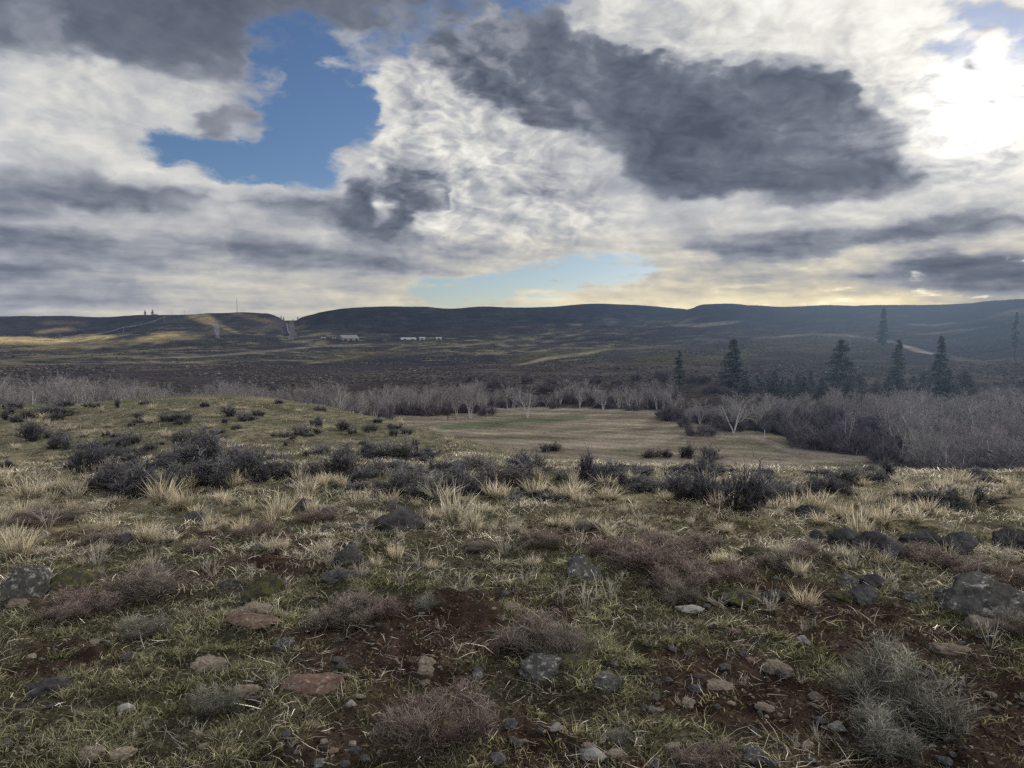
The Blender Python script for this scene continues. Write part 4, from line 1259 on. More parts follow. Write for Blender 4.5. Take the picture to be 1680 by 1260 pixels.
# ------------------------------------------------------------------ brush over the slopes (nobody could count it)
n = 110000
u = rng.random(n)
rb = 325 * (2300 / 325) ** (u ** .85)
ab = np.radians(rng.uniform(-40, 40, n))
xb, yb = rb * np.sin(ab), rb * np.cos(ab)
fi = np.clip(((ab - AZ[0]) / (AZ[1] - AZ[0])).round().astype(int), 0, nA - 1); fj = np.clip(((np.log(rb) - math.log(.5)) / .0068).round().astype(int), 0, nR - 1)
lum = col[fi, fj].mean(-1)
keepb = rng.random(n) < np.clip((.085 - lum) / .04, .03, 1) * (.05 + .95 * sstep(-.1, .2, fbm(xb, yb, 75, 4, 501))) * sstep(2200, 900, rb)
keepb &= (rb < RIM[fi, 0] * 1.01)
xb, yb, rb = xb[keepb], yb[keepb], rb[keepb]; cb_ = col[fi, fj][keepb]
n = len(xb)
ico = bmesh.new(); bmesh.ops.create_icosphere(ico, subdivisions=1, radius=1.0)
IV = np.array([v.co for v in ico.verts]); IT = np.array([[v.index for v in f.verts] for f in ico.faces]); ico.free()
s = rng.uniform(.22, .58, n) * (1 + rb / 2600)
VV = IV[None] * s[:, None, None] * np.exp(rng.normal(size=(n, 12, 1)) * .3) * np.array([1.25, 1.25, .55])
VV = VV + np.stack([xb, yb, Hh(xb, yb) + s * .3], 1)[:, None, :]
TTb = (np.arange(n)[:, None, None] * 12 + IT[None]).reshape(-1, 3)
bc = np.array([(.034, .034, .038), (.056, .050, .050), (.050, .051, .044), (.085, .078, .072)])[rng.integers(0, 4, n)] * np.exp(rng.normal(size=(n, 1)) * .25)
bc = np.repeat(bc, 12, axis=0)
tag(link('brush', mesh_np('brush', VV.reshape(-1, 3), None, TTb, bc), M_brush), 'dark sagebrush scrub speckling the far slopes', 'scrub', kind='stuff')


# ------------------------------------------------------------------ far buildings, mast, poles, road
def box(cx, cy, cz, sx, sy, sz):
    v = [(cx + a * sx / 2, cy + b * sy / 2, cz + c * sz) for c in (0, 1) for b in (-1, 1) for a in (-1, 1)]
    f = [(0, 2, 3, 1), (4, 5, 7, 6), (0, 1, 5, 4), (2, 6, 7, 3), (0, 4, 6, 2), (1, 3, 7, 5)]
    return v, f


def pyd(name, geos, mat, parent=None):
    V, Fc = [], []
    for v, f in geos:
        o = len(V); V += v; Fc += [tuple(i + o for i in t) for t in f]
    me = bpy.data.meshes.new(name); me.from_pydata(V, [], Fc); me.update()
    return link(name, me, mat, parent)


def gable(L, W, h0, h1, over=.4):
    x = L / 2 + over; y = W / 2 + over
    v = [(-x, -y, h0 - .1), (x, -y, h0 - .1), (x, 0, h1), (-x, 0, h1), (-x, y, h0 - .1), (x, y, h0 - .1),
         (-x, -y, h0 + .12), (x, -y, h0 + .12), (x, 0, h1 + .22), (-x, 0, h1 + .22), (-x, y, h0 + .12), (x, y, h0 + .12)]
    f = [(0, 3, 2, 1), (3, 4, 5, 2), (6, 7, 8, 9), (9, 8, 11, 10), (0, 1, 7, 6), (4, 10, 11, 5), (0, 6, 9, 3), (3, 9, 10, 4), (1, 2, 8, 7), (2, 5, 11, 8)]
    return v, f


def building(name, px, r, L, W, h0, h1, label, cat, rz, wall_m, roof_m, doors=3, group=None):
    x, y, z = polar(px, r)
    o = empty(name, (x, y, z - .3), rz); tag(o, label, cat, group)
    v = [(-L / 2, -W / 2, 0), (L / 2, -W / 2, 0), (L / 2, W / 2, 0), (-L / 2, W / 2, 0), (-L / 2, -W / 2, h0), (L / 2, -W / 2, h0), (L / 2, W / 2, h0), (-L / 2, W / 2, h0), (-L / 2, 0, h1), (L / 2, 0, h1)]
    f = [(0, 1, 5, 4), (2, 3, 7, 6), (1, 2, 6, 9, 5), (3, 0, 4, 8, 7), (0, 3, 2, 1)]
    pyd('wall', [(v, f)], wall_m, o)
    pyd('roof', [gable(L, W, h0, h1)], roof_m, o)
    for k in range(doors):
        pyd('door', [box(-L / 2 + L * (k + .5) / doors, -W / 2 - .06, .1, min(3.6, L / doors * .55), .1, h0 * .72)], M_dark, o)
    return o


bearing = lambda px: -float(ray(px, 600)[0])
building('barn', 572, 1235, 27, 24, 3.4, 8.4, 'big pale-roofed barn below the dark scarp right of the road', 'barn', bearing(572) + .35, M_wall, M_roof, 3)
building('shed', 531, 1240, 7, 6, 2.2, 3.4, 'tiny pale shed left of the big barn', 'shed', bearing(531), M_roof, M_roof, 1)
building('shed', 549, 1238, 6, 5, 2.2, 3.2, 'low dark shed touching the left side of the big barn', 'shed', bearing(549), M_wall, M_wall, 1)
building('white_shed', 670, 1262, 25, 8, 2.0, 3.4, 'longest low white shed right of the barn', 'shed', bearing(670) + .25, M_white, M_white, 2)
building('white_shed', 693, 1262, 9, 7, 3.4, 4.4, 'short tall white shed at the right end of the longest one', 'shed', bearing(693), M_white, M_white, 1)
building('white_shed', 720, 1270, 9, 6, 2.4, 3.4, 'small white shed farthest right below the dark scarp', 'shed', bearing(720) + .1, M_white, M_white, 1)
building('house', 256, 2395, 16, 8, 1.6, 3.2, 'small dark house under the two conifers on the left skyline', 'house', bearing(247), M_wall, M_wall, 2)

x, y, z = polar(391, 2160)
o = empty('radio_mast', (x, y, z - 1)); tag(o, 'thin lattice radio mast on the skyline left of the road notch', 'mast')
Hm = 36
legs = [(math.cos(a) * 1.1, math.sin(a) * 1.1) for a in (0.3, 2.4, 4.5)]
for lx, ly in legs:
    V, Q = tubes([((lx, ly, 0), (lx * .35, ly * .35, Hm), .28, .22)], 5); link('leg', mesh_np('leg', V, Q), M_steel, o)
seg = []
for k in range(12):
    t0, t1 = k / 12, (k + 1) / 12
    for i in range(3):
        a, b = legs[i], legs[(i + 1) % 3]
        s0, s1 = 1 - .65 * t0, 1 - .65 * t1
        seg.append(((a[0] * s0, a[1] * s0, Hm * t0), (b[0] * s1, b[1] * s1, Hm * t1), .1, .1))
V, Q = tubes(seg, 4); link('lattice', mesh_np('lattice', V, Q), M_steel, o)
V, Q = tubes([((-2.6, 0, Hm * .86), (2.6, 0, Hm * .86), .25, .25), ((0, 0, Hm), (0, 0, Hm + 5), .2, .1)], 5); link('antenna', mesh_np('antenna', V, Q), M_steel, o)

poles = []
for px, r, h, lab in [(25, 1720, 12, 'leftmost pale power pole in the sunlit field'), (68, 1700, 12, 'second pale power pole from the left in the sunlit field'), (100, 1650, 15, 'tall pale power pole where the bright wires start'), (133, 1680, 14, 'pale power pole right of the tall one under the bright wires'),
                      (205, 1900, 13, 'power pole at the foot of the dark slope'), (272, 2080, 13, 'power pole high on the dark slope at the end of the bright wires'), (285, 2260, 11, 'left of two thin poles on the left skyline'), (305, 2250, 12, 'right of two thin poles on the left skyline')]:
    x, y, z = polar(px, r)
    o = empty('power_pole', (x, y, z - .5), bearing(px)); tag(o, lab, 'power pole', 'power poles')
    V, Q = tubes([((0, 0, 0), (0, 0, h), .34, .26)], 6); link('post', mesh_np('post', V, Q), M_pole, o)
    V, Q = tubes([((-2.0, 0, h - 1.0), (2.0, 0, h - 1.0), .18, .18)], 4); link('crossarm', mesh_np('crossarm', V, Q), M_pole, o)
    poles.append((x, y, z + h - 1.2))
for (ia, ib, off, lab) in [(1, 2, 0, 'bright wire from the second pole to the tall pole'), (2, 3, 1.2, 'bright wire between the two tallest poles'), (3, 4, 0, 'bright sagging wire running up to the dark slope'), (4, 5, 0, 'bright wire climbing the dark slope to the highest pole')]:
    a = Vector(poles[ia]); b = Vector(poles[ib]); sg = []
    for k in range(14):
        t0, t1 = k / 14, (k + 1) / 14
        p = a.lerp(b, t0); q2 = a.lerp(b, t1)
        p.z -= 5 * 4 * t0 * (1 - t0); q2.z -= 5 * 4 * t1 * (1 - t1)
        sg.append((tuple(p), tuple(q2), .11, .11))
    V, Q = tubes(sg, 5)
    tag(link('power_line', mesh_np('power_line', V, Q), M_wire), lab, 'wire', 'bright wires')


def strip(name, pts, width, lift, mat, label=None):
    """a road laid on the terrain through (photo x, distance) points"""
    P = []
    px = np.array([p[0] for p in pts], float); rr = np.array([p[1] for p in pts], float)
    t = np.linspace(0, len(pts) - 1, len(pts) * 14)
    a = np.interp(t, range(len(pts)), [float(ray(p, 600)[0]) for p in px]); r = np.interp(t, range(len(pts)), rr)
    P = np.stack([r * np.sin(a), r * np.cos(a)], 1)
    T_ = np.gradient(P, axis=0); T_ = T_ / np.linalg.norm(T_, axis=1, keepdims=True)
    Nn = np.stack([-T_[:, 1], T_[:, 0]], 1)
    V = []
    for k in (-1, -.33, .33, 1):
        q2 = P + Nn * width * .5 * k
        V.append(np.column_stack([q2, Hh(q2[:, 0], q2[:, 1])]))
    V = np.stack(V, 1)
    zz = V[:, :, 2].mean(1)
    ker = np.ones(7) / 7; zz = np.convolve(np.pad(zz, 3, mode='edge'), ker, 'valid')
    V[:, :, 2] = np.maximum(zz[:, None], V[:, :, 2]) + lift
    V = V.reshape(-1, 3)
    return tag(link(name, mesh_np(name, V, grid_quads(len(P), 4), smooth=True), mat), kind='structure')


strip('road', [(479, 1985), (479.5, 1850), (481, 1600), (483.5, 1440), (483, 1370), (474, 1310), (455, 1270), (430, 1240), (400, 1225), (360, 1210)], 12, .5, M_asph)
strip('road_shoulder', [(471, 1930), (472.5, 1800), (475.5, 1560), (477.5, 1430), (474, 1360)], 3.5, .5, M_gravel)

# things in and by the meadow
x, y, z, r = hit(735, 690)
o = empty('field_post', (x, y, z), .3); tag(o, 'dark post and its shadow as a low bar, alone in the meadow', 'post')
V, Q = tubes([((0, 0, -.2), (0, 0, 2.2), .16, .14)], 6); link('post', mesh_np('post', V, Q), M_conbark, o)
V, Q = tubes([((-.3, 0, .9), (2.9, 0, .85), .12, .10), ((2.8, 0, -.1), (2.8, 0, .9), .1, .1)], 5); link('shadow_bar', mesh_np('shadow_bar', V, Q), M_conbark, o)  # low bar built in place of the dark shadow beside the post
x, y, z = polar(1257, 226)
V, Q = tubes([((0, 0, -.2), (0, 0, 2.0), .12, .10), ((-.12, 0, 1.95), (.14, 0, 2.0), .1, .1)], 6)
tag(link('marker_post', mesh_np('marker_post', V, Q), M_white, None, (x, y, z)), 'short white marker post in the brush right of the meadow', 'post')
x, y, z = polar(1466, 190)
V, Q = tubes([((-1.6, 0, .15), (0, .1, .3), .14, .18), ((0, .1, .3), (1.4, 0, .5), .18, .10), ((.3, .1, .3), (.9, -.2, .9), .08, .04)], 6)
tag(link('fallen_log', mesh_np('fallen_log', V, Q), M_bark, None, (x, y, z)), 'bleached fallen log at the gap right of the rounded thicket', 'log')

# smoke rising from the far field
x, y, z = polar(364, 1255)
seg_n = 16; ring = 10; V = []; Fq = []
for k in range(seg_n):
    t = k / (seg_n - 1)
    cx = -t * 5 - 2 * math.sin(t * 5) - 7 * t * t; wd = 1.0 + 5 * t
    for i in range(ring):
        a = 2 * PI * i / ring
        V.append((cx + wd * math.cos(a) * (1 + .2 * math.sin(i * 2.3 + k)), wd * math.sin(a), t * 34))
for k in range(seg_n - 1):
    for i in range(ring):
        Fq.append((k * ring + i, k * ring + (i + 1) % ring, (k + 1) * ring + (i + 1) % ring, (k + 1) * ring + i))
Fq.append(tuple(range(ring))[::-1]); Fq.append(tuple((seg_n - 1) * ring + i for i in range(ring)))
me = bpy.data.meshes.new('smoke'); me.from_pydata(V, [], Fq); me.update()
ms_ = bpy.data.materials.new('smoke')
nt, N, L = nodes_of(ms_)
out = N.new('ShaderNodeOutputMaterial'); pv = N.new('ShaderNodeVolumeScatter')
pv.inputs['Color'].default_value = (.55, .70, 1, 1); pv.inputs['Anisotropy'].default_value = .3
tc = N.new('ShaderNodeTexCoord'); sp = N.new('ShaderNodeSeparateXYZ'); L.new(tc.outputs['Object'], sp.inputs[0])
mr = N.new('ShaderNodeMapRange'); L.new(sp.outputs['Z'], mr.inputs['Value']); mr.inputs['From Max'].default_value = 34
mr.inputs['To Min'].default_value = .030; mr.inputs['To Max'].default_value = .006
L.new(mr.outputs[0], pv.inputs['Density']); L.new(pv.outputs[0], out.inputs['Volume'])
tag(link('smoke', me, ms_, None, (x, y, z)), 'thin bluish smoke plume rising from the field left of the road', 'smoke')

# ------------------------------------------------------------------ sun
sd = bpy.data.lights.new('sun', 'SUN'); so = bpy.data.objects.new('sun', sd); C.objects.link(so)
sd.energy = 5.0; sd.angle = math.radians(3.5); sd.color = (1.0, .95, .88)
so.rotation_euler = (-SUN_DIR).to_track_quat('-Z', 'Y').to_euler()
so.location = (60, 100, 60)

# ------------------------------------------------------------------ sky : Nishita daylight behind a cloud deck
GX = np.arange(0, 1681, 60); GY = np.arange(0, 521, 40)
Lg = np.array([
 [2,3,1,1,1,1,1,1,2,2,2,2,2,3,3,4,6,8,7,8,9,9,9,8,9,9,8,8,9],
 [2,3,1,1,1,1,1,1,2,2,3,3,3,5,3,2,4,8,6,6,8,8,9,8,9,9,8,6,7],
 [3,4,3,2,1,1,2,2,3,4,3,4,4,4,1,1,1,4,8,7,8,8,8,8,8,9,8,9,7],
 [5,6,5,4,3,3,3,3,4,5,5,6,6,2,0,0,1,1,2,4,2,2,3,4,8,9,9,9,9],
 [6,6,6,5,5,6,6,4,4,5,6,7,7,4,1,0,0,0,0,0,0,1,1,1,4,6,5,9,9],
 [6,6,6,6,6,6,2,3,4,5,7,7,6,6,4,1,0,0,0,0,1,1,1,1,2,4,5,9,9],
 [7,6,6,6,6,6,6,6,6,7,7,6,7,7,6,4,5,1,0,0,0,1,1,1,1,3,9,9,9],
 [4,4,4,6,7,7,7,7,7,7,5,3,3,6,6,5,5,3,1,0,0,0,1,1,1,2,8,8,9],
 [3,2,2,2,2,2,4,5,4,5,1,2,4,5,5,3,4,6,3,2,1,1,3,6,4,5,7,8,8],
 [3,4,4,4,4,5,6,5,5,3,1,4,8,6,5,6,7,7,6,5,7,7,6,6,7,5,3,4,5],
 [3,3,2,3,3,4,4,3,3,3,3,3,4,5,6,5,5,7,6,4,3,3,3,3,3,2,2,4,6],
 [3,2,3,3,3,4,4,4,4,4,4,5,6,6,7,7,7,7,7,5,4,5,6,7,7,4,2,2,2],
 [3,3,3,4,4,5,5,5,5,5,6,6,7,7,7,7,7,6,7,7,7,7,7,7,8,3,2,2,3],
 [4,4,4,5,5,5,6,6,6,6,6,7,7,7,7,7,7,7,8,8,8,8,8,8,8,7,6,6,7]], float) / 9
Bg = np.array([
 [0,0,0,0,0,0,0,0,0,0,1,3,4,5,7,5,2,0,3,0,0,0,0,0,0,0,4,1,0],
 [0,0,0,0,0,0,0,5,7,4,5,5,4,0,1,0,0,0,0,0,0,0,0,0,0,0,2,8,3],
 [0,0,0,0,0,0,2,7,7,9,5,2,1,0,0,0,0,0,0,0,0,0,0,0,0,2,5,1,3],
 [0,0,0,0,0,0,0,3,9,9,6,0,0,0,0,0,0,0,0,0,0,0,0,0,0,0,0,0,0],
 [0,0,0,0,0,0,0,5,9,9,7,0,0,0,0,0,0,0,0,0,0,0,0,0,0,0,0,0,0],
 [0,0,0,0,1,2,1,5,9,9,7,0,0,0,0,0,0,0,0,0,0,0,0,0,0,0,0,0,0],
 [0,0,0,0,4,9,9,9,9,9,4,0,0,0,0,0,0,0,0,0,0,0,0,0,0,0,0,0,0],
 [0,0,0,0,0,2,6,9,9,8,0,0,0,0,0,0,0,0,0,0,0,0,0,0,0,0,0,0,0],
 [0,0,0,0,0,0,0,0,2,1,0,0,0,0,0,0,0,0,0,0,0,0,0,0,0,0,0,0,0],
 [0,0,0,0,0,0,0,0,0,0,0,0,0,0,0,0,0,0,0,0,0,0,0,0,0,0,0,0,0],
 [0,0,0,0,0,0,0,0,0,0,0,0,0,0,0,0,0,0,0,0,0,0,0,0,0,0,0,0,0],
 [0,0,0,0,0,0,0,0,0,0,0,0,0,2,5,8,9,8,3,0,0,0,0,0,0,0,0,0,0],
 [0,0,0,0,0,0,0,0,0,0,0,2,8,9,9,6,4,2,0,0,0,0,0,0,0,0,0,0,0],
 [1,1,1,1,0,0,0,0,0,0,0,2,6,5,4,3,0,0,0,0,0,0,0,0,0,0,0,0,0]], float) / 9


# cloud chart: thickness/brightness (0 dark .. 9 white), blue gaps and fluffiness, 12-unit cells, laid out over the sky in front
CS = 12.0
CXn, CYn = 145, 46
gx, gy = np.meshgrid(np.arange(CXn) * CS - 24, np.arange(CYn) * CS - 12)


def up(G):
    fx = np.clip(gx / 60, 0, 27.999); fy = np.clip(gy / 40, 0, 12.999)
    i = fx.astype(int); j = fy.astype(int); u = fx - i; v = fy - j
    u = u * u * (3 - 2 * u); v = v * v * (3 - 2 * v)
    return (G[j, i] * (1 - u) + G[j, i + 1] * u) * (1 - v) + (G[j + 1, i] * (1 - u) + G[j + 1, i + 1] * u) * v


KL, KB = up(Lg), up(Bg)
KD = np.full_like(KL, .35)


def stroke(x, y, rx, ry, rot, lum=None, blue=None, det=None, soft=.45, a=.9):
    c, s = math.cos(math.radians(rot)), math.sin(math.radians(rot))
    ux = (gx - x) * c + (gy - y) * s; uy = -(gx - x) * s + (gy - y) * c
    d = np.hypot(ux / rx, uy / ry)
    m = sstep(1 + soft, 1 - soft, d) * a
    global KL, KB, KD
    if lum is not None: KL = KL + (lum / 9 - KL) * m
    if blue is not None: KB = KB + (blue / 9 - KB) * m
    if det is not None: KD = KD + (det - KD) * m


for t in [
    # left: dark top cloud, white band, blue gap
    (260, 52, 190, 55, 4, 1.0, 0), (385, 92, 40, 22, 10, 1.8, 0), (60, 40, 40, 26, 0, 3.2, 0), (560, 20, 130, 22, 6, 2.0, 1),
    (110, 130, 130, 30, 8, 6.4, 0), (290, 170, 90, 32, 10, 6.4, 0), (160, 178, 80, 8, 4, 4.8, 0), (250, 205, 60, 9, 12, 5.2, 0),
    (505, 165, 98, 120, 0, 4.5, 9), (600, 110, 40, 40, 0, 4.5, 7), (585, 190, 36, 50, 0, 5, 8), (340, 250, 95, 34, 12, 4.5, 9), (470, 265, 90, 34, 4, 4.5, 9), (430, 70, 34, 40, 0, 3.5, 7), (590, 80, 50, 30, 0, 3.5, 5),
    (375, 196, 54, 24, -6, 2.6, 0), (552, 101, 26, 7, 6, 6.5, 1), (590, 68, 44, 8, 14, 5.5, 3), (425, 140, 40, 24, 0, 3.8, 3), (400, 222, 36, 8, 0, 5.5, 2),
    (60, 222, 100, 14, 4, 7.3, 0), (190, 256, 90, 13, 20, 7.4, 0), (310, 292, 90, 13, 10, 7.3, 0), (470, 312, 90, 11, 4, 7.0, 0),
    (110, 290, 100, 22, 8, 3.0, 0), (40, 310, 80, 24, 0, 2.8, 0), (220, 322, 120, 17, 3, 1.8, 0), (60, 270, 60, 14, 12, 4.2, 0),
    (60, 360, 140, 9, 3, 4.6, 0), (200, 352, 120, 9, 4, 5.6, 0), (130, 402, 60, 12, 0, 1.9, 0), (40, 410, 90, 12, 0, 3.0, 0), (260, 395, 120, 8, 6, 4.2, 0), (180, 440, 150, 9, 2, 3.4, 0), (120, 472, 180, 8, 0, 3.8, 0), (330, 460, 130, 8, 3, 5.6, 0),
    # middle cumulus
    (640, 224, 38, 20, -20, 8.0, 0), (700, 236, 46, 18, 10, 7.8, 0), (740, 262, 70, 24, 8, 7.0, 0), (806, 246, 34, 20, 0, 7.6, 0), (655, 198, 34, 12, 10, 7.0, 0), (690, 150, 70, 38, 20, 6.0, 0), (650, 120, 50, 22, 20, 5.6, 1),
    (800, 44, 30, 22, 20, 7.2, 0), (806, 78, 24, 16, 0, 6.2, 0), (745, 90, 44, 40, 0, 2.3, 0), (700, 40, 110, 34, 10, 3.4, 4), (650, 75, 50, 24, 0, 3.8, 5),
    (580, 262, 30, 18, 0, 6.8, 0), (620, 335, 58, 44, 0, 1.2, 0), (690, 318, 62, 26, 14, 2.0, 0), (730, 278, 78, 16, 8, 3.0, 0), (640, 292, 54, 12, 0, 3.2, 0),
    (626, 341, 22, 8, 0, 7.6, 0), (762, 326, 16, 18, 0, 8.4, 0), (738, 366, 46, 18, 10, 8.0, 0), (790, 372, 40, 16, 10, 7.2, 0), (820, 338, 46, 14, 0, 5.8, 0), (700, 392, 60, 14, 10, 3.4, 0),
    (885, 272, 50, 14, 0, 3.2, 0), (852, 312, 50, 13, 5, 3.0, 0), (930, 250, 70, 22, 10, 6.6, 0), (985, 270, 40, 22, 20, 6.6, 0), (900, 330, 60, 10, 0, 4.0, 0), (845, 220, 50, 16, 0, 6.6, 0), (960, 400, 50, 18, 0, 4.4, 0), (880, 390, 40, 16, 0, 6.0, 0),
    (505, 330, 55, 18, 0, 2.5, 0), (445, 332, 55, 18, 0, 3.0, 0), (400, 352, 80, 9, 4, 6.0, 0), (490, 376, 80, 10, 4, 6.4, 0), (430, 404, 80, 11, 3, 2.9, 0), (560, 424, 140, 20, 5, 2.7, 0), (640, 442, 110, 15, 2, 3.2, 0), (760, 420, 70, 14, -4, 4.2, 0),
    (640, 468, 180, 9, -2, 6.9, 0), (850, 434, 110, 9, -8, 7.0, 0), (560, 396, 50, 6, 3, 6.2, 0), (440, 478, 200, 7, 0, 5.8, 0), (150, 492, 180, 5, -2, 3.0, 0), (330, 488, 120, 5, 3, 4.2, 0), (600, 452, 120, 6, 3, 3.8, 0), (540, 490, 140, 5, -3, 5.0, 0), (260, 425, 120, 6, 4, 5.4, 0), (90, 455, 110, 5, 0, 4.8, 0),
    # big dark cloud
    (880, 112, 130, 74, 18, 1.7, 0), (1000, 165, 160, 66, 14, 1.2, 0), (1150, 190, 170, 74, 8, 1.1, 0), (1300, 200, 140, 84, 5, 1.6, 0), (1400, 252, 130, 52, 6, 1.9, 0), (1260, 288, 160, 34, 3, 1.2, 0), (1130, 215, 60, 30, 0, .5, 0), (1050, 140, 40, 12, 30, 2.8, 0), (1200, 150, 60, 12, 5, 2.6, 0), (1180, 262, 90, 12, 5, 2.4, 0), (1420, 180, 40, 14, 20, 3.0, 0), (900, 150, 60, 10, 25, 3.0, 0), (840, 70, 40, 14, -20, 3.4, 1), (1290, 160, 50, 20, 10, 2.4, 0), (1380, 215, 60, 16, 10, 2.6, 0), (950, 110, 50, 20, 20, 2.4, 0), (1040, 110, 60, 30, 30, .9, 0),
    (1330, 130, 80, 24, 0, .9, 0), (1480, 270, 60, 22, 5, 1.8, 0), (1000, 238, 50, 20, 30, 2.4, 0), (1330, 322, 70, 14, 0, 2.2, 0), (1180, 300, 60, 14, 0, 1.4, 0),
    (1000, 38, 44, 26, 10, 8.0, 0), (960, 18, 44, 14, 0, 6.0, 1), (1065, 62, 44, 26, 30, 7.3, 0), (1115, 86, 54, 14, 10, 8.0, 0), (1240, 92, 110, 13, 0, 8.2, 0), (1180, 48, 90, 30, 0, 7.2, 0), (1085, 36, 44, 22, 0, 6.2, 0), (1300, 50, 100, 30, 0, 7.8, 0), (1400, 80, 60, 24, 0, 7.6, 0), (1450, 130, 34, 34, 0, 6.6, 0),
    # round the sun and the right
    (1600, 170, 130, 120, 0, 7.0, 0), (1545, 160, 66, 32, 0, 4.8, 0), (1640, 120, 40, 10, 20, 6.2, 0), (1590, 225, 70, 10, -10, 6.6, 0), (1560, 255, 60, 8, -10, 5.8, 0), (1660, 200, 30, 12, 10, 6.4, 0), (1500, 60, 60, 12, -20, 6.8, 0), (1440, 205, 40, 30, 0, 3.4, 0), (1590, 275, 46, 9, 4, 4.2, 0), (1640, 242, 40, 12, 10, 6.2, 0), (1500, 320, 60, 14, 0, 5.2, 0),
    (1556, 76, 34, 13, 0, 5, 8), (1630, 34, 60, 17, 24, 5, 8), (1395, 54, 12, 10, 0, 5, 6), (1055, 12, 44, 8, -8, 5, 7), (1678, 84, 16, 16, 0, 5, 7), (880, 8, 60, 10, 0, 4, 7),
    (1100, 334, 160, 12, -4, 7.0, 0), (1430, 345, 120, 10, -2, 7.2, 0), (1250, 345, 70, 8, 0, 7.2, 0), (1000, 356, 60, 12, 0, 7.2, 0),
    (1250, 402, 140, 18, -3, 2.7, 0), (1420, 386, 190, 16, -6, 2.5, 0), (1600, 374, 120, 15, -8, 1.9, 0), (1330, 425, 110, 10, -3, 3.0, 0), (1560, 352, 70, 8, -8, 3.0, 0),
    (1440, 418, 190, 7, -9, 7.8, 0), (1640, 394, 80, 8, -12, 7.8, 0), (1120, 440, 60, 14, -10, 6.8, 0), (1250, 442, 90, 6, -6, 6.6, 0),
    (1570, 445, 170, 22, -3, 1.7, 0), (1360, 466, 160, 12, -3, 2.6, 0), (1640, 472, 110, 16, 0, 1.9, 0), (1190, 456, 90, 7, -4, 3.2, 0),
    (1000, 474, 190, 8, -4, 7.4, 0), (1260, 476, 110, 6, -3, 7.2, 0), (1400, 488, 330, 8, -1, 8.3, 0),
    # low blue window
    (880, 460, 180, 22, -5, 6, 9), (740, 482, 60, 9, 0, 6, 8), (1030, 446, 50, 12, -5, 6, 8), (800, 487, 50, 4, -2, 7.2, 0), (885, 478, 40, 4, -2, 7.4, 0), (940, 492, 110, 5, -2, 7.6, 1), (150, 508, 170, 5, 0, 6, 2),
]:
    x_, y_, a_, b_, ro_, l_, bl_ = t
    stroke(x_, y_, a_, b_, ro_, l_, bl_)
for t in [(740, 220, 210, 170, 0, 1.0), (860, 350, 160, 70, 0, .8), (1150, 50, 300, 60, 0, .6), (1570, 160, 170, 150, 0, .85), (560, 190, 120, 120, 0, .7), (1160, 200, 330, 95, 6, .52), (250, 50, 260, 60, 0, .3), (160, 150, 180, 50, 0, .45), (200, 380, 300, 110, 0, .32), (1380, 410, 320, 70, -3, .4)]:
    stroke(*t[:5], det=t[5])
KL *= .93
for _ in range(1):      # take the painted edge off
    for K in (KL, KB, KD):
        K[1:-1, 1:-1] = K[1:-1, 1:-1] * .5 + (K[:-2, 1:-1] + K[2:, 1:-1] + K[1:-1, :-2] + K[1:-1, 2:]) * .125


def gsample(G, px, py):
    fx = np.clip((px + 24) / CS, 0, CXn - 1.001); fy = np.clip((py + 12) / CS, 0, CYn - 1.001)
    i = int(fx); j = int(fy); u = fx - i; v = fy - j
    return float((G[j, i] * (1 - u) + G[j, i + 1] * u) * (1 - v) + (G[j + 1, i] * (1 - u) + G[j + 1, i + 1] * u) * v)


w = bpy.data.worlds.new("World"); sc.world = w; w.use_nodes = True
nt = w.node_tree; nt.nodes.clear(); N, L = nt.nodes, nt.links


def inp(n, i, v):
    if v is None: return
    if hasattr(v, 'is_output'): L.new(v, n.inputs[i])
    else: n.inputs[i].default_value = v


def M(op, a, b=None, c=None, clamp=False):
    n = N.new('ShaderNodeMath'); n.operation = op; n.use_clamp = clamp
    for i, v in enumerate((a, b, c)): inp(n, i, v)
    return n.outputs[0]


def VM(op, a, b=None, s=None):
    n = N.new('ShaderNodeVectorMath'); n.operation = op
    inp(n, 0, a); inp(n, 1, b)
    if s is not None: inp(n, 'Scale', s)
    return n.outputs['Value'] if op in ('DOT_PRODUCT', 'LENGTH') else n.outputs[0]


def comb(x, y, z=0.0):
    n = N.new('ShaderNodeCombineXYZ'); inp(n, 0, x); inp(n, 1, y); inp(n, 2, z); return n.outputs[0]


def noise_(vec, scale, detail=6, rough=.55, dist=0.0):
    n = N.new('ShaderNodeTexNoise'); L.new(vec, n.inputs['Vector'])
    n.inputs['Scale'].default_value = scale; n.inputs['Detail'].default_value = detail; n.inputs['Roughness'].default_value = rough
    n.inputs['Distortion'].default_value = dist
    return n.outputs['Fac'], n.outputs['Color']


def smooth(v, a, b):
    n = N.new('ShaderNodeMapRange'); n.interpolation_type = 'SMOOTHSTEP'
    inp(n, 'Value', v); inp(n, 'From Min', a); inp(n, 'From Max', b); return n.outputs[0]


def mixc(f, a, b, mode='MIX'):
    n = N.new('ShaderNodeMix'); n.data_type = 'RGBA'; n.blend_type = mode
    inp(n, 'Factor', f); inp(n, 'A', a); inp(n, 'B', b); return n.outputs['Result']


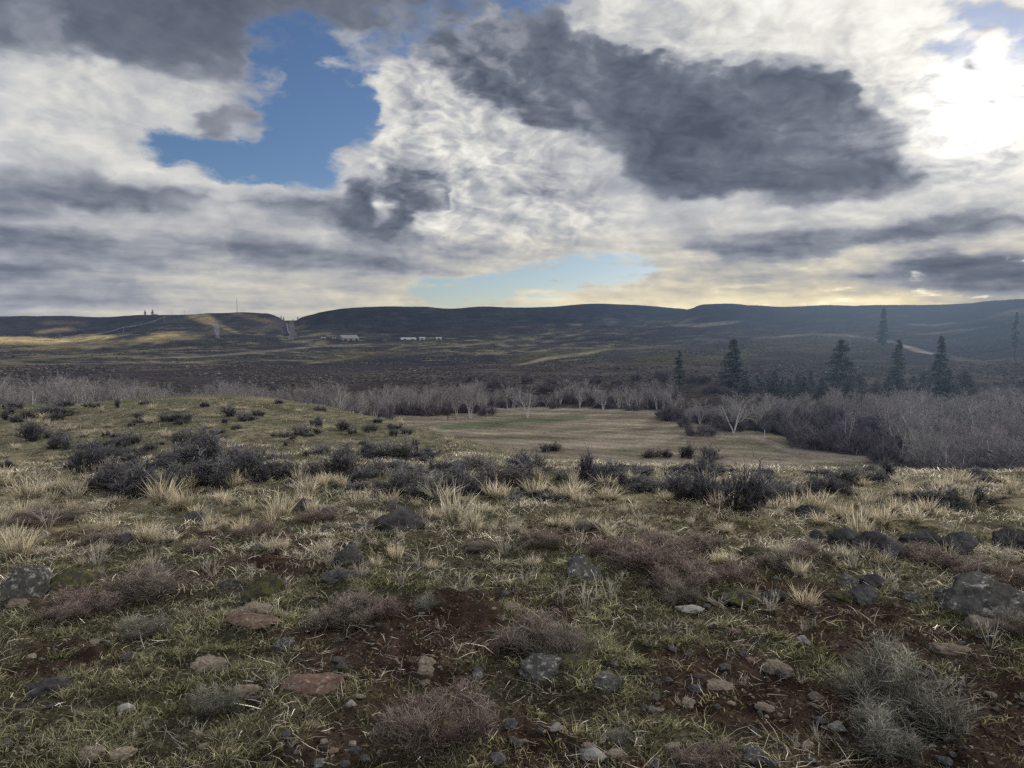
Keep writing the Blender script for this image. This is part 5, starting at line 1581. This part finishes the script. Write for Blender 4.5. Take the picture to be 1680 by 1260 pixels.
tcw = N.new('ShaderNodeTexCoord')
sep = N.new('ShaderNodeSeparateXYZ'); L.new(tcw.outputs['Generated'], sep.inputs[0])
dx, dy, dz = sep.outputs
azn = M('MULTIPLY', M('ARCTAN2', dx, dy), 180 / PI)          # degrees
eln = M('MULTIPLY', M('ARCSINE', dz), 180 / PI)
inv = M('DIVIDE', 1.0, M('ADD', M('MAXIMUM', dz, 0.0), .10))
P = comb(M('MULTIPLY', dx, inv), M('MULTIPLY', dy, inv), 0.0)      # cloud deck seen in perspective
Q_ = comb(M('MULTIPLY', azn, .1), M('MULTIPLY', eln, .19), 0.3)      # angular, a little flattened
ampl = M('ADD', M('MULTIPLY', M('MINIMUM', M('MAXIMUM', eln, 0.0), 14.0), 1 / 16.0), .14)
_, wc1 = noise_(P, .8, 2, .5)
_, wc2 = noise_(Q_, 2.2, 4, .5)
_, wc3 = noise_(Q_, 6.0, 3, .45)
w1 = N.new('ShaderNodeSeparateXYZ'); L.new(VM('SUBTRACT', wc1, (.5, .5, .5)), w1.inputs[0])
w2 = N.new('ShaderNodeSeparateXYZ'); L.new(VM('SUBTRACT', wc2, (.5, .5, .5)), w2.inputs[0])
w3 = N.new('ShaderNodeSeparateXYZ'); L.new(VM('SUBTRACT', wc3, (.5, .5, .5)), w3.inputs[0])
wx = M('ADD', M('ADD', M('MULTIPLY', w1.outputs[0], 1.5), M('MULTIPLY', w2.outputs[0], 3.2)), M('MULTIPLY', w3.outputs[0], 2.0))
wy = M('ADD', M('ADD', M('MULTIPLY', w1.outputs[1], .8), M('MULTIPLY', w2.outputs[1], 2.2)), M('MULTIPLY', w3.outputs[1], 1.6))
azw = M('ADD', azn, M('MULTIPLY', wx, ampl))
elw = M('ADD', eln, M('MULTIPLY', wy, ampl))
AZ0, AZ1, NS = -35.0, 35.0, 64
E0, E1, NE = 0.4, 24.6, 32
uu = M('MULTIPLY', M('SUBTRACT', azw, AZ0), 1.0 / (AZ1 - AZ0), clamp=True)
uvec = N.new('ShaderNodeCombineColor'); inp(uvec, 0, uu); inp(uvec, 1, uu); inp(uvec, 2, uu)
vv = M('MULTIPLY', M('SUBTRACT', elw, E0), (NE - 1) / (E1 - E0))


def sky_row(e):
    cn = N.new('ShaderNodeRGBCurve'); mp = cn.mapping; mp.use_clip = True
    vals = []
    for i in range(NS):
        a = math.radians(AZ0 + (AZ1 - AZ0) * i / (NS - 1))
        px, py = project(np.array(math.sin(a) * math.cos(e) * 1e4), np.array(math.cos(a) * math.cos(e) * 1e4), np.array(EYE + math.sin(e) * 1e4))
        vals.append([min(max(gsample(K, float(px), float(py)), 0), 1) for K in (KL, KB, KD)])
    for ch in range(3):
        cv = mp.curves[ch]
        cv.points[0].location = (0, vals[0][ch]); cv.points[1].location = (1, vals[-1][ch])
        for i in range(1, NS - 1): cv.points.new(i / (NS - 1), vals[i][ch])
        for pt in cv.points: pt.handle_type = 'AUTO_CLAMPED'
    mp.update()
    L.new(uvec.outputs[0], cn.inputs['Color'])
    return cn.outputs[0]


cur = None
for j in range(NE):
    row_ = sky_row(math.radians(E0 + (E1 - E0) * j / (NE - 1)))
    cur = row_ if cur is None else mixc(M('SUBTRACT', vv, j - 1.0, clamp=True), cur, row_)
sg = N.new('ShaderNodeSeparateColor'); L.new(cur, sg.inputs[0])
gL, gB, gD = sg.outputs
# billows lit from the sun side
tos = comb(M('SUBTRACT', math.degrees(SUN_AZ), azn), M('SUBTRACT', math.degrees(SUN_EL) + 8, eln), 0.0)
tosn = VM('NORMALIZE', tos)
Qw = VM('ADD', Q_, VM('SCALE', VM('SUBTRACT', wc2, (.5, .5, .5)), s=.35))


def billow(vec, scale):
    n = N.new('ShaderNodeTexVoronoi'); n.voronoi_dimensions = '2D'; n.feature = 'SMOOTH_F1'
    L.new(vec, n.inputs['Vector']); n.inputs['Scale'].default_value = scale
    n.inputs['Detail'].default_value = 2.0; n.inputs['Roughness'].default_value = .45; n.inputs['Lacunarity'].default_value = 2.3
    n.inputs['Smoothness'].default_value = .35
    return n.outputs['Distance']


Qb = VM('ADD', Qw, VM('SCALE', VM('SUBTRACT', wc3, (.5, .5, .5)), s=.06))
dq = VM('SCALE', tosn, s=.06)
vA = billow(Qb, 2.6); vB = billow(VM('ADD', Qb, dq), 2.6)
nA_, _ = noise_(Qw, 2.9, 5, .48)
nB_, _ = noise_(VM('ADD', Qw, dq), 2.9, 5, .48)
relief = M('ADD', M('MULTIPLY', M('SUBTRACT', nA_, nB_), 1.5), M('MULTIPLY', M('SUBTRACT', vB, vA), .55))
gD = M('MULTIPLY', gD, M('MULTIPLY_ADD', gD, .6, .4))
nP, _ = noise_(P, 1.1, 6, .5)
nF, _ = noise_(Qw, 7.0, 8, .58)
soft = M('ADD', M('ADD', M('MULTIPLY', M('SUBTRACT', nP, .5), .44), M('MULTIPLY', M('MULTIPLY', relief, gD), .70)), M('ADD', M('MULTIPLY', M('MULTIPLY', M('SUBTRACT', nA_, .5), gD), .55), M('MULTIPLY', M('MULTIPLY', M('SUBTRACT', nF, .5), gD), .75)))
nS, _ = noise_(P, 2.0, 5, .5)
soft = M('ADD', soft, M('MULTIPLY', M('MULTIPLY', M('SUBTRACT', nS, .5), .58), M('MULTIPLY', smooth(eln, 13.0, 5.0), smooth(eln, .8, 4.5))))
bump_ = M('MULTIPLY', smooth(gL, .30, .46), smooth(gL, .66, .50))
soft = M('ADD', soft, M('MULTIPLY', M('MULTIPLY', bump_, M('ADD', gD, .25)), .15))
Lv = M('ADD', M('ADD', gL, .005), soft, clamp=True)
Lv = M('ADD', M('MULTIPLY', Lv, .86), M('MULTIPLY', smooth(Lv, .08, .94), .12))
rp = N.new('ShaderNodeValToRGB'); cr = rp.color_ramp
st = [(0, (.082, .099, .142)), (.2, (.155, .176, .226)), (.42, (.318, .338, .388)), (.62, (.515, .525, .54)), (.8, (.76, .745, .70)), (1, (1.0, .985, .93))]
cr.elements[0].position = 0; cr.elements[0].color = (*st[0][1], 1)
cr.elements[1].position = 1; cr.elements[1].color = (*st[-1][1], 1)
for p_, c_ in st[1:-1]:
    el_ = cr.elements.new(p_); el_.color = (*c_, 1)
L.new(Lv, rp.inputs[0])
cloud = rp.outputs[0]
low = M('MULTIPLY', M('MULTIPLY', smooth(eln, 9.0, 1.0), smooth(Lv, .3, .75)), M('POWER', M('MAXIMUM', VM('DOT_PRODUCT', tcw.outputs['Generated'], tuple(SUN_DIR)), 0.0), 1.5))
cloud = mixc(low, cloud, mixc(1.0, cloud, (1.12, .99, .72, 1), 'MULTIPLY'))
# the veiled sun
sdot = M('MAXIMUM', VM('DOT_PRODUCT', tcw.outputs['Generated'], tuple(SUN_DIR)), 0.0)
glow = M('ADD', M('MULTIPLY', M('POWER', sdot, 700.0), .9), M('MULTIPLY', M('POWER', sdot, 90.0), .09))
glow = M('MULTIPLY', glow, M('ADD', smooth(Lv, .25, .8), .08))
cloud = VM('ADD', cloud, VM('SCALE', comb(1.0, .95, .84), s=glow))
sky = N.new('ShaderNodeTexSky'); sky.sky_type = 'NISHITA'; sky.sun_disc = False
sky.sun_elevation = SUN_EL; sky.sun_rotation = SUN_AZ
sky.altitude = 900; sky.air_density = 1.0; sky.dust_density = .6; sky.ozone_density = 2.5
blue = mixc(1.0, VM('SCALE', sky.outputs[0], s=.1), (.62, .66, .78, 1), 'MULTIPLY')
bm_ = smooth(M('ADD', gB, M('ADD', M('MULTIPLY', M('SUBTRACT', nP, .5), .7), M('ADD', M('MULTIPLY', M('SUBTRACT', nF, .5), 1.1), M('MULTIPLY', M('MULTIPLY', M('SUBTRACT', nS, .5), 1.8), smooth(eln, 9.0, 4.0))))), .18, .80)
final = mixc(bm_, cloud, blue)
# unseen sky behind the viewer and overhead, brightened as added fill for the foreground
back_fill = M('MULTIPLY_ADD', smooth(VM('DOT_PRODUCT', tcw.outputs['Generated'], tuple(SUN_DIR)), .55, -.25), 2.7, 1.0)
final = VM('SCALE', final, s=back_fill)
# below the horizon
final = mixc(smooth(eln, -.5, -4.0), final, (.10, .095, .085, 1))
bg = N.new('ShaderNodeBackground'); bg.inputs['Strength'].default_value = 0.1
L.new(VM('SCALE', final, s=10.0), bg.inputs['Color'])
ow = N.new('ShaderNodeOutputWorld'); L.new(bg.outputs[0], ow.inputs['Surface'])
w.cycles.sampling_method = 'MANUAL'; w.cycles.sample_map_resolution = 512
